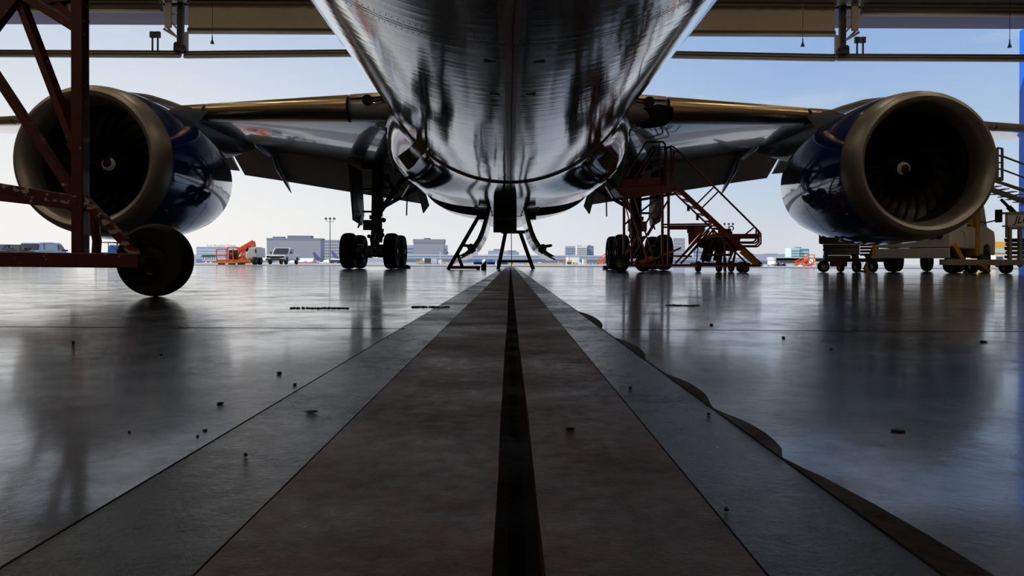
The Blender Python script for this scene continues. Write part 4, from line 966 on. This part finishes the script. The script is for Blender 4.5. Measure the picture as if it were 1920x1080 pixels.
building('terminal_building', 'long low grey terminal with pale roof edge, behind the tents', 740, 1130, 478, 420, B_bl, 40, roof=(.7,B_lt), bands=1)
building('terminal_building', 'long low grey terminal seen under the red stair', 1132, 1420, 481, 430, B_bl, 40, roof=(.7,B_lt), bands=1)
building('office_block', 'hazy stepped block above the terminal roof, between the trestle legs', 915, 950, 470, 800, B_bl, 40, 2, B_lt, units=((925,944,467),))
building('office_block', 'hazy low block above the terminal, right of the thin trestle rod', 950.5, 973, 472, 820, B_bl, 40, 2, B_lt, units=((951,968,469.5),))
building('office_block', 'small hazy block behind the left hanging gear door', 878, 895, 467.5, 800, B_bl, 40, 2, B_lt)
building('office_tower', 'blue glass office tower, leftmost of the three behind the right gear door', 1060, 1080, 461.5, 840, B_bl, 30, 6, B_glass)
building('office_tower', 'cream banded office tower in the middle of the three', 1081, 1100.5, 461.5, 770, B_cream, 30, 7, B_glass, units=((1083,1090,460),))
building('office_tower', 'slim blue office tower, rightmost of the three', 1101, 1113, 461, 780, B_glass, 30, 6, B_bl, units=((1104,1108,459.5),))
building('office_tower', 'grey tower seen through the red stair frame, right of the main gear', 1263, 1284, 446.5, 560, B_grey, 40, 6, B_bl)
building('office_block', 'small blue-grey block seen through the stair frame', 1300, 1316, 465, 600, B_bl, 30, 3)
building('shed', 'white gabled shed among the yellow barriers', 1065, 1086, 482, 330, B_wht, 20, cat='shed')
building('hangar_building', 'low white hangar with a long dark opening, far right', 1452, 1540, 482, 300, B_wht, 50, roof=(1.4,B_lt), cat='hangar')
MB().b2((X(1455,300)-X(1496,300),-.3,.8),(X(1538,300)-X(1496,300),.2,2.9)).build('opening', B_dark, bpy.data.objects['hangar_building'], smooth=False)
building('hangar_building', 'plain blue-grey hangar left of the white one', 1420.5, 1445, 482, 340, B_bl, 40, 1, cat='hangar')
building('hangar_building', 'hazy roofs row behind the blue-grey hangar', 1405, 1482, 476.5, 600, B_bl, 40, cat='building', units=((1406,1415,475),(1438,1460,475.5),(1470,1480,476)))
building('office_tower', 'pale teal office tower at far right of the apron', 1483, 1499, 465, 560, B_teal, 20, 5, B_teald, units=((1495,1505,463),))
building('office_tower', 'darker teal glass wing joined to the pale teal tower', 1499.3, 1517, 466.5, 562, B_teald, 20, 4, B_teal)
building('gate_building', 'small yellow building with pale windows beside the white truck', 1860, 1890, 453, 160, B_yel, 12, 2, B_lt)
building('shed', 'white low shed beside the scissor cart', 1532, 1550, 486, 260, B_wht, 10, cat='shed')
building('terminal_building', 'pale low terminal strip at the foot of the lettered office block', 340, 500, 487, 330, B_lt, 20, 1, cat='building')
b = MB(); ridge = []
for i in range(61):
    px = 300+i*22; ridge.append(V((X(px,1500),1500,Z(px, HZ(px)-9-4*math.sin(i*.5)-3*math.sin(i*1.3),1500))))
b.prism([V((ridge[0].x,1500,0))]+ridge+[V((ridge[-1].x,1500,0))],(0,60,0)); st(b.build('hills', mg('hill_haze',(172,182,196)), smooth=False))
# ------------------------------------------------------------------ lamp masts, palms
def mast(px, py, Y, label):
    t = thing('light_mast', label, 'lamp post', (X(px,Y),Y,0)); h = Z(px,py,Y); k = Y/150
    MB().tube((0,0,0),(0,0,h*.97),.13*k,.09*k,n=8).build('pole', B_steel, t)
    b = MB(); b.bar((-.75*k,0,h-1.1*k),(.75*k,0,h-1.1*k),.08*k); b.bar((-.75*k,0,h-1.1*k),(-.85*k,0,h-.6*k),.08*k); b.bar((.75*k,0,h-1.1*k),(.85*k,0,h-.6*k),.08*k); b.build('crossarm', B_steel, t, smooth=False)
    for x in (-.9,0,.9): MB().box((x*k,0,h-.45*k),(.42*k,.3*k,.42*k),Matrix.Rotation(.5*(-1 if x<0 else 1 if x>0 else 0),3,'Y')).build('floodlight', B_dark, t, smooth=False)
mast(618.5, 406, 150, 'tall slim mast with three floodlights, left of the main gear')
mast(1366, 416, 200, 'slim mast with three floodlights rising above the bottle cart')
rnd = random.Random(4)
def palm(px, py, Y, label, group=None):
    t = thing('palm_tree', label, 'palm tree', (X(px,Y),Y,0), 0, group); h = Z(px,py,Y)
    MB().tube((0,0,0),(0,0,h-.8),.35,.25,n=8).build('trunk', B_steel, t)
    b = MB()
    for i in range(11):
        a = 2*PI*i/11; L = 1.5; pts = [V((math.cos(a)*L*u, math.sin(a)*L*u, h-.8+1.0*u-2.3*u*u)) for u in (0,.35,.7,1)]
        for p, q in zip(pts[:-1],pts[1:]): b.bar(p,q,.32,.1)
    b.build('crown', B_leaf, t, smooth=False)
for i_, px in enumerate((381,386,390,394,398,402)): palm(px, 476, 470+7*i_, 'small palm in front of the long pale office block', 'palms before the lettered office block')
palm(838, 470, 500, 'single palm beside the grey box building'); palm(1004, 480, 500, 'small palm above the barriers behind the right gear door')
# ------------------------------------------------------------------ cars
def car(label, loc, rz, paint, kind='pickup', cat='pickup truck', name='pickup_truck', rack=False):
    t = thing(name, label, cat, loc, rz); Wd = 1.86
    lo = [(-2.6,.42),(-2.65,1.02),(-.55,1.06),(1.0,1.08),(2.35,.95),(2.6,.8),(2.62,.42),(2.15,.42),(2.05,.7),(1.75,.82),(1.4,.72),(1.28,.42),(-1.28,.42),(-1.4,.72),(-1.7,.82),(-2.02,.7),(-2.12,.42)]
    body = MB().prism([V((x,-Wd/2,z)) for x,z in lo],(0,Wd,0)).build('body', paint, t, smooth=False, bevel=.04)
    if kind == 'pickup': cabp = [(-.75,1.05),(-.65,1.62),(-.5,1.72),(.35,1.74),(1.05,1.08)]
    elif kind == 'shell': cabp = [(-2.62,1.02),(-2.35,1.85),(-.9,1.9),(.35,1.86),(.75,1.6),(1.15,1.07)]
    else: cabp = [(-2.1,1.05),(-1.5,1.5),(.1,1.52),(.95,1.08)]
    MB().loft([[V((x,y*(.93 if z > 1.3 else 1),z)) for x,z in cabp] for y in (-Wd/2+.02,Wd/2-.02)]).build('cabin', paint, t, smooth=False, bevel=.05)
    gx = cabp[-1][0]; tp = cabp[-2]
    b = MB()
    if kind != 'shell': tp = cabp[-2]
    b.prism([V((gx-.02,-Wd/2+.18,1.12)),V((gx-.02,Wd/2-.18,1.12)),V((tp[0]+.1,Wd/2-.26,tp[1]-.1)),V((tp[0]+.1,-Wd/2+.26,tp[1]-.1))],(.06,0,.04)); b.build('windscreen', M_glass, t, smooth=False)
    for y in (-1,1):
        if kind == 'shell': wnd = [(.0,1.2),(.0,1.72),(.4,1.72),(.95,1.2)]
        else: wnd = [(cabp[1][0]+.15,1.16),(cabp[1][0]+.25,1.6 if kind=='pickup' else 1.42),(tp[0],1.6 if kind=='pickup' else 1.44),(gx-.25,1.16)]
        MB().prism([V((x,y*(Wd/2-.04),z)) for x,z in wnd],(0,y*.03,0)).build('side_window', M_glass, t, smooth=False)
        b = MB(); b.box((gx-.25,y*(Wd/2+.12),1.2),(.12,.2,.16)); b.build('mirror', M_black, t, smooth=False)
        MB().b2((-2.68,y*.86-.07,.72),(-2.64,y*.86+.07,.98)).build('tail_lamp', M_lred, t, smooth=False)
        MB().b2((2.55,y*.7-.16,.68),(2.63,y*.7+.16,.86)).build('headlamp', M_glass, t, smooth=False)
        for x in (-1.7,1.72): wheel('wheel', (x,y*(Wd/2-.12),.36), .36, .24, t, 'Y', .6, n=20)
    b = MB(); b.b2((2.56,-.5,.62),(2.64,.5,.84)); b.build('grille', M_black, t, smooth=False)
    b = MB(); b.b2((2.5,-Wd/2,.40),(2.72,Wd/2,.56)); b.build('front_bumper', M_black, t, smooth=False)
    b = MB(); b.b2((-2.74,-Wd/2+.05,.42),(-2.6,Wd/2-.05,.58)); b.build('rear_bumper', M_steel, t, smooth=False)
    if kind == 'shell':
        b = MB(); b.prism([V((-2.60,-Wd/2+.12,1.2)),V((-2.60,Wd/2-.12,1.2)),V((-2.42,Wd/2-.18,1.75)),V((-2.42,-Wd/2+.18,1.75))],(-.04,0,0)); b.build('rear_window', M_glass, t, smooth=False)
        MB().b2((-1.9,-Wd/2-.012,1.2),(-.55,-Wd/2+.05,1.75)).build('side_hatch', paint, t, smooth=False, bevel=.02)
    if rack:
        b = MB(); b.bar((-2.5,-.9,1.9),(1.6,-.9,1.9),.06); b.bar((-2.5,.9,1.9),(1.6,.9,1.9),.06)
        for x in (-2.4,-.6,.9):
            b.bar((x,-.9,1.0),(x,-.9,1.9),.05); b.bar((x,.9,1.0),(x,.9,1.9),.05); b.bar((x,-.9,1.9),(x,.9,1.9),.05)
        b.build('ladder_rack', M_black, t, smooth=False)
    return t
car('white pickup truck facing the hangar, behind the left engine', (X(516,70),72.6,0), -PI/2, mat('car_white',(214,212,206),.3,0,1.), 'pickup')
car('silver-white pickup truck with a camper shell, framed by the red work stand', (X(52,60),62.7,0), PI/2, mat('car_silver',(168,184,206),.3,.1,1.), 'shell')
car('blue pickup truck with a ladder rack, beside the black tyre of the red stand', (X(196,60),62.7,0), PI/2, mat('car_blue',(40,84,140),.3,.1,1.), 'pickup', rack=True)
car('dark saloon car at the left edge of the apron', (X(-8,53),54.5,0), PI/2, mat('car_dark',(40,34,34),.3,.1,1.), 'saloon', 'car', 'saloon_car')
# ------------------------------------------------------------------ orange boom lift
YL = 62.; l0 = V((X(447,YL),YL,0)); bl_ = thing('boom_lift', 'orange and white articulated boom lift with its basket to the left', 'boom lift', l0)
def ll(px, py, dy=0): return W(px, py, YL+dy)-l0
MB().b2(ll(407,492), ll(470,487)+V((0,1.2,0))).build('basket_floor', M_orange, bl_, smooth=False)
for dy in (0,1.2):
    b = MB()
    for q in ((406,489,406,467),(424,489,424,468),(427,489,427,464),(437,489,437,466)): b.bar(ll(q[0],q[1],dy), ll(q[2],q[3],dy), .07)
    b.bar(ll(406,468,dy), ll(428,467,dy), .08); b.bar(ll(427,463.5,dy), ll(444,463.5,dy), .07); b.bar(ll(406,479,dy), ll(425,479,dy), .16, .12)
    b.build('basket_rail', M_orange, bl_, smooth=False)
b = MB(); b.b2(ll(429,487,.3), ll(443,469,.3)+V((0,.5,0))); b.build('control_console', M_beamdark, bl_, smooth=False)
MB().b2(ll(431,481,.25), ll(437,474,.25)+V((0,.1,0))).build('tool_bin', mat('bin_orange',(178,110,60),.6), bl_, smooth=False)
b = MB(); b.bar(ll(446,470,.5), ll(475,453,.5), .22,.3); b.bar(ll(450,473,.5), ll(474,459,.5), .18,.2); b.bar(ll(474,453,.5), ll(476,463,.5), .3,.35); b.build('boom', M_orange, bl_, smooth=False)
b = MB(); b.bar(ll(444,464,.5), ll(450,468,.5), .12); b.bar(ll(440,488,.5), ll(456,464,.5), .1,.12); b.bar(ll(450,487,.5), ll(457,470,.5), .12); b.bar(ll(442,484,.5), ll(460,480,.5), .15); b.bar(ll(459,488,.2), ll(459,467,.2), .1); b.bar(ll(455,470,.2), ll(455,486,.2), .1); b.build('linkage', M_orange, bl_, smooth=False)
b = MB(); b.tube(ll(454,466,.5), ll(468,462,.5), .09, n=8); b.ball(ll(463,468,.5), .2, 8); b.build('cylinder', M_black, bl_)
b = MB(); b.prism([ll(461,483),ll(463,473),ll(467,466),ll(474,464.5),ll(481,464),ll(482,483)],(0,2.2,0)); ct = b.build('counterweight', M_white, bl_, smooth=False, bevel=.05)
MB().b2(ll(478,474,-.03), ll(480,467,-.03)+V((0,.02,0))).build('vent', M_black, ct, smooth=False)
MB().b2(ll(447,492,.2), ll(474,484,.2)+V((0,1.6,0))).build('chassis', mat('chassis_cream',(178,170,150),.5), bl_, smooth=False)
for px, dy in ((478,0),(487,1.9),(478,2.4),(456,2.0)):
    p = ll(px,490,dy); p.z = .34; wheel('wheel', p, .34 if px == 456 else .42 if False else .36, .34, bl_, 'X', .5, n=20); 
t = thing('pallet_stack', 'flat yellow pallets lying in front of the boom lift basket', 'pallet', (X(437,YL-1.6),YL-1.6,0))
b = MB(); b.b2((-1.6,-.3,.12),(1.5,.3,.22)); b.build('boards', M_yel, t, smooth=False)
for x in (-1.0,-.1,.7): MB().b2((x-.2,-.3,0),(x+.2,.3,.12)).build('skid', M_black, t, smooth=False)
# ------------------------------------------------------------------ small apron equipment
def boxes(name, label, cat, px, Y, parts, group=None):
    """parts: (part name, material, px0, px1, pytop, pybottom or None, depth)"""
    x0 = X(px,Y); t = thing(name, label, cat, (x0,Y,0), 0, group)
    for i, (nm, m, a, b_, ya, yb, d) in enumerate(parts):
        z1 = Z((a+b_)/2, ya, Y); z0 = 0 if yb is None else max(0, Z((a+b_)/2, yb, Y))
        MB().b2((X(a,Y)-x0,i*.01,z0),(X(b_,Y)-x0,d,z1)).build(nm, m, t, smooth=False)
    return t
def jet(px0, px1, pyt, tail, Y, label, word=None, lab_px=None):
    x0, x1 = X(px0,Y), X(px1,Y); c = (x0+x1)/2; z = Z(px0, pyt, Y); r = 2.6 if Y > 300 else 2.2; t = thing('parked_jet', label, 'aeroplane', (c,Y,0)); zc = z-r
    MB().lathe([(x0-c,.4),(x0-c+2,r*.7),(x0-c+6,r),((x1-x0)*.25,r),((x1-c)-6,r*.8),(x1-c,.3)], (0,0,zc), 'X', 24).build('fuselage', B_wht, t)
    a, b_, ytop, ybot = tail
    xa, xb = X(a,Y)-c, X(b_,Y)-c; zt = Z(a,ytop,Y); zb = Z(b_,ybot,Y)
    MB().prism([(xa,-.2,zt),(xa+(xb-xa)*.22,-.2,zt),(xb,-.2,zb),(xa+(xb-xa)*.45,-.2,zb+(zt-zb)*.18),(xa+.2*(xb-xa),-.2,zb+(zt-zb)*.35)],(0,.4,0)).build('tail_fin', B_pur, t, smooth=False)
    MB().prism([(-2,-2.4,zc-.8),(4,-2.4,zc-.8),(10,-12,zc-.3),(8,-12,zc-.3)],(0,0,.3)).build('wing', B_lt, t, smooth=False)
    for x in (-(x1-x0)*.25,(x1-x0)*.1): MB().tube((x,0,0),(x,0,zc-1.5),.25,n=8).build('gear_leg', B_dark, t)
    if word:
        cu = bpy.data.curves.new('livery_word','FONT'); cu.body = word; cu.size = 3.0; cu.extrude = .05; cu.materials.append(B_pur); o = bpy.data.objects.new('livery_word', cu); C.objects.link(o); o.parent = t; o.location = (X(lab_px,Y)-c,-r-.15,zc-1.0); o.rotation_euler = (PI/2,0,0); solid(o)
jet(540, 606, 484, (586,607,473,492), 360, 'white freighter jet with purple tail, behind the white pickup', 'FedEx', 573)
jet(602, 660, 485, (621,638,471,487), 400, 'second white freighter jet with purple tail, behind the tall mast')
for i in range(7):
    px = 561+i*5.6; boxes('traffic_barrier', 'low red and white barrier in the row behind the white pickup', 'barrier', px, 140, [('barrier_body', B_redw, px-2.4, px+2.4, 491.5, None, .5),('reflector', B_wht, px-.5, px+.5, 493, 495, -.03)], 'red barriers behind the white pickup')
for i, px in enumerate((610,629)):
    boxes('crash_drum', ['yellow drum left of the mast foot','yellow drum right of the mast foot'][i], 'drum', px, 135, [('drum_body', B_yel, px-2.2, px+2.2, 492, None, .4),('collar', B_wht, px-2.3, px+2.3, 494, 495, -.02)])
boxes('utility_shed', 'dark blue utility shed at the foot of the mast', 'shed', 625, 165, [('roof', B_dark, 616, 634, 487, 489, 3),('walls', mg('shed_navy',(44,60,98)), 621, 633.5, 489, None, 3),('door', B_dark, 617, 621, 489, None, 2.6)])
for i in range(6):
    px = 377+i*4.4; boxes('traffic_barrier', 'tiny red and white barrier left of the boom lift', 'barrier', px, 160, [('barrier_body', B_redw if i%2 else B_wht, px-1.7, px+1.7, 490.5, None, .5)], 'barriers left of the boom lift')
boxes('storage_container', 'pale container at the left, between the engine and the boom lift', 'container', 358, 150, [('container_body', B_lt, 350, 367, 485, None, 3),('door', B_wht, 352, 356, 487, None, -.05)])
boxes('generator_truck', 'grey and white generator truck with yellow arm, right of the left main gear', 'truck', 806, 120, [('grille_panel', B_dark, 796, 808, 484.5, 493.5, 2),('body', B_lt, 808, 819, 484.5, 494.5, 2.2),('cab', B_wht, 792, 796, 483.5, 493, 2),('chassis', B_dark, 786, 822, 494, 496, 2)])
t = bpy.data.objects['generator_truck']; b = MB(); f = lambda px,py: W(px,py,120)-t.location; b.bar(f(783,494), f(792,488), .3); b.bar(f(782,496), f(783,490), .35); b.build('lift_arm', B_yel, t, smooth=False)
boxes('water_tank', 'white tank with a tall thin antenna beside the generator truck', 'tank', 825, 125, [('tank_body', B_wht, 821, 828, 487, None, 1),('antenna', B_wht, 825, 825.8, 473, 487, .1),('antenna_head', B_wht, 824.4, 826.4, 472.5, 474.5, .2)])
for i,(px,m,w_,yt,lab) in enumerate(((832,B_tan,1.5,488,'tan post right of the white tank'),(851,B_redw,2,490,'red crate behind the leaning trestle'),(846,B_wht,2.5,489,'white crate behind the leaning trestle'),(839,B_lt,3,490,'pale cabinet right of the white tank'),(871,B_wht,3.2,493,'white cabinet left of the first blue tent'),(879,B_lt,4,491,'pale cabinet beside the first blue tent'),
  (954,B_tan,2,491,'tan cabinet right of the blue container'),(961,B_oran,1.2,492,'orange cone-like post right of the trestle rod'),(966,B_tan,2,491,'tan crate in the middle of the trestle'),(976,B_lt,5,493,'pale low cabinet right of the trestle rod'),(987,B_yel,1.4,491.5,'bright yellow post before the right trestle leg'),(984,B_redw,1.2,493,'red post before the right trestle leg'),
  (1012,B_wht,3,490.5,'white cart behind the right gear door tip'),(1048,B_tan,1.0,489,'tan post left of the cream truck'),(1053,B_tan,1.2,491.5,'tan crate left of the cream truck'),(1058,B_redw,.9,487,'red post beside the cream truck'),(1076,B_yel,2.4,492,'yellow crate right of the cream truck'),(1081.5,B_tan,1.6,493,'tan crate under the white shed'),(1088,B_wht,1.6,491,'white post right of the white shed'),(1094,B_wht,2,485,'tall white pole box right of the shed'),(1099,B_tan,1.0,484.5,'tall tan post right of the shed'),
  (1103,B_tan,1.8,493,'wide tan crate towards the orange stairs'),(1108,B_redw,1.3,493.5,'red crate before the orange stairs'),(1114,B_lt,3,494,'pale cabinet before the orange stairs'))):
    boxes('equipment_crate' if 'post' not in lab and 'pole' not in lab else 'marker_post', lab, 'crate' if 'post' not in lab and 'pole' not in lab else 'post', px, 118+i%5*4, [('crate_body', m, px-w_, px+w_, yt, None, .8),('crate_lid', B_dark, px-w_, px+w_, yt, yt+.5, -.03)])
for i in range(5):
    px = 1006+i*9.6; boxes('yellow_barrier', 'low yellow rail barrier between the trestle and the cream truck', 'barrier', px, 112, [('rail', B_yel if i%2 else B_tan, px-4.5, px+4.5, 493.5, 494.6, .1),('rail', B_tan, px-4.5, px+4.5, 495.2, 496, .1),('post', B_tan, px-4.6, px-4, 492, None, .12)], 'yellow barriers behind the right gear door')
boxes('stair_truck', 'cream boxy airport truck left of the white shed', 'truck', 1068, 115, [('cab', B_tan, 1064, 1072, 488, 491.5, 2),('windscreen', B_dark, 1064.3, 1071.7, 491.5, 495.5, 1.9),('bumper', B_wht, 1064, 1072, 495.3, 497.2, 1.9),('beacon_pole', B_dark, 1067.2, 1067.8, 476, 488, .1)])
def tent(px0, px1, pt, pe, Y, label):
    c = X((px0+px1)/2,Y); t = thing('canopy_tent', label, 'tent', (c,Y,0)); h = (X(px1,Y)-X(px0,Y))/2; zt, ze = Z(px0,pt,Y), Z(px0,pe,Y)
    b = MB(); v = [b.bm.verts.new(p) for p in ((-h,0,ze),(h,0,ze),(h,2*h,ze),(-h,2*h,ze),(0,h,zt))]
    for q in ((0,1,4),(1,2,4),(2,3,4),(3,0,4),(3,2,1,0)): b.bm.faces.new([v[i] for i in q])
    b.build('canopy', B_navy, t, smooth=False)
    for x,y in ((-h,0),(h,0),(h,2*h),(-h,2*h)): MB().bar((x*.96,y*.96+.02,0),(x*.96,y*.96+.02,ze),.08).build('pole', B_wht, t, smooth=False)
    MB().b2((-h*.95,1.9*h,0),(h*.95,1.95*h,ze)).build('back_wall', mg('tent_navy',(30,56,104)), t, smooth=False)
tent(885.5, 905, 486.5, 491.5, 110, 'blue pop-up tent, left one of two, behind the belly trestles')
tent(911, 929, 486.5, 491.5, 112, 'blue pop-up tent, right one of two, beside the dark blue container')
boxes('white_dome_tank', 'rounded white tank between the two blue tents', 'tank', 908, 118, [('skid', B_tan, 903.5, 911, 493.5, None, 1)])
t = bpy.data.objects['white_dome_tank']; MB().ball((0,.6,Z(908,490,118)), .36, 12, (1,1,1)).build('dome', B_wht, t)
boxes('shipping_container', 'dark blue container behind the left leg of the middle trestle', 'container', 943, 118, [('container_body', mg('shed_navy',(44,60,98)), 931.5, 952, 490, None, 2.4),('container_top', B_dark, 931.5, 952, 487.5, 490, 2.4),('corner_post', B_wht, 929.5, 931, 487, None, .2)])
def apron_stair(px0, px1, pt, Y, label, dirn=1):
    c = X((px0+px1)/2,Y); t = thing('mobile_stairs', label, 'stair', (c,Y,0)); f = lambda px,py,dy=0: W(px,py,Y+dy)-V((c,Y,0)); m = (px0+px1)/2; hz = HZ(m)
    for dy in (0,1.2):
        b = MB(); b.bar(f(px0,hz+1.4,dy), f(px0+(px1-px0)*.72,pt+7,dy), .14,.3); b.build('stringer', B_oran, t, smooth=False)
        b = MB(); b.bar(f(px0,hz-5,dy), f(px0+(px1-px0)*.72,pt,dy), .1); b.bar(f(px0+(px1-px0)*.72,pt,dy), f(px1,pt,dy), .1)
        for u in (.1,.4,.72): b.bar(f(px0+(px1-px0)*u, hz+1-(hz-pt-6)*u/.72,dy), f(px0+(px1-px0)*u, hz-5-(hz-pt-5)*u/.72,dy), .09)
        b.bar(f(px1,pt,dy), f(px1,pt+8,dy), .1); b.build('handrail', B_oran, t, smooth=False)
        b = MB(); b.bar(f(px1-1,pt+8,dy), f(px1-1,hz+1.6,dy), .12); b.bar(f(px0+(px1-px0)*.7,pt+8,dy), f(px0+(px1-px0)*.7,hz+1.6,dy), .12); b.bar(f(px1-1,hz+1,dy), f(px0+(px1-px0)*.7,pt+8,dy), .1); b.build('leg', B_oran, t, smooth=False)
    MB().b2(f(px0+(px1-px0)*.66,pt+8), f(px1,pt+6.8)+V((0,1.2,0))).build('top_platform', B_yel, t, smooth=False)
    MB().b2(f(px0+2,hz+1.3), f(px1,hz+.4)+V((0,1.2,0))).build('base', B_oran, t, smooth=False)
apron_stair(1119, 1140, 476, 105, 'orange mobile stairs behind the right main gear tyres')
apron_stair(1490, 1527, 478, 92, 'orange mobile stairs left of the scissor cart')
ty = 92
boxes('tow_tractor', 'small teal aircraft tug on the far apron, right of the red stair', 'tug', 1463, ty, [('body', mg('teal',(70,120,124)), 1452, 1472, 495.5, 498.5, 1.2),('seat', B_tan, 1454.5, 1458, 493, 495.5, .6),('cab', B_wht, 1467, 1470.5, 493, 496, .8),('deck', B_lt, 1450, 1475.5, 498, 499.2, 1.3)])
t = bpy.data.objects['tow_tractor']; f = lambda px,py: W(px,py,ty)-t.location; MB().bar(f(1461,490), f(1466,496), .14).build('arm', mg('teal',(70,120,124)), t, smooth=False)
for px in (1459,1470): wheel('wheel', V((X(px,ty)-t.location.x,-.1,.2)), .2, .2, t, 'Y', .5, n=14)
for px, w_, yt, m, lab in ((1504,2,495,B_wht,'white drum at the foot of the right orange stairs'),(1512,3,493,B_oran,'orange crate under the right orange stairs'),(1520,3,494,B_redw,'red cart right of the orange stairs'),(1526,3.4,490,B_wht,'white cart just left of the scissor cart'),(1532,2.2,492,B_tan,'tan crate behind the scissor cart wheel'),(1441,3,498 if False else 496.5,B_lt,'pale low box right of the red stair foot')):
    boxes('equipment_crate', lab, 'crate', px, 96, [('crate_body', m, px-w_, px+w_, yt, None, .8),('crate_lid', B_dark, px-w_, px+w_, yt, yt+.6, -.03)])
boxes('airport_van', 'white van under the yellow building, beyond the truck bonnet', 'van', 1877, 80, [('body', B_wht, 1866, 1889, 478, 495, 2),('window', B_dark, 1868, 1880, 481, 486, -.04),('chassis', B_dark, 1867, 1888, 495, 497, 1.9)])
t = bpy.data.objects['airport_van']
for px in (1870,1884): wheel('wheel', V((X(px,80)-t.location.x,-.08,.33)), .33, .2, t, 'Y', .5, n=16)
# ------------------------------------------------------------------ camera and view
cd = bpy.data.cameras.new('camera'); cam = bpy.data.objects.new('camera', cd); C.objects.link(cam)
cd.sensor_width = 36; cd.lens = F/1920*36; cd.shift_x = (960-VX)/1920; cd.shift_y = -(540-VY)/1920; cd.clip_start = .02; cd.clip_end = 5000
cam.matrix_world = Matrix.Translation((0,0,H)) @ (Matrix.Rotation(PI/2,4,'X') @ Matrix.Rotation(ROLL,4,'Z'))
S = bpy.context.scene; S.camera = cam
S.view_settings.view_transform = 'Standard'; S.view_settings.look = 'None'; S.view_settings.gamma = 1; S.view_settings.exposure = 0
try: S.view_settings.use_curve_mapping = False
except Exception: pass
S.cycles.use_denoising = True; S.cycles.max_bounces = 8; S.cycles.diffuse_bounces = 3; S.cycles.glossy_bounces = 5
S.cycles.sample_clamp_indirect = 6
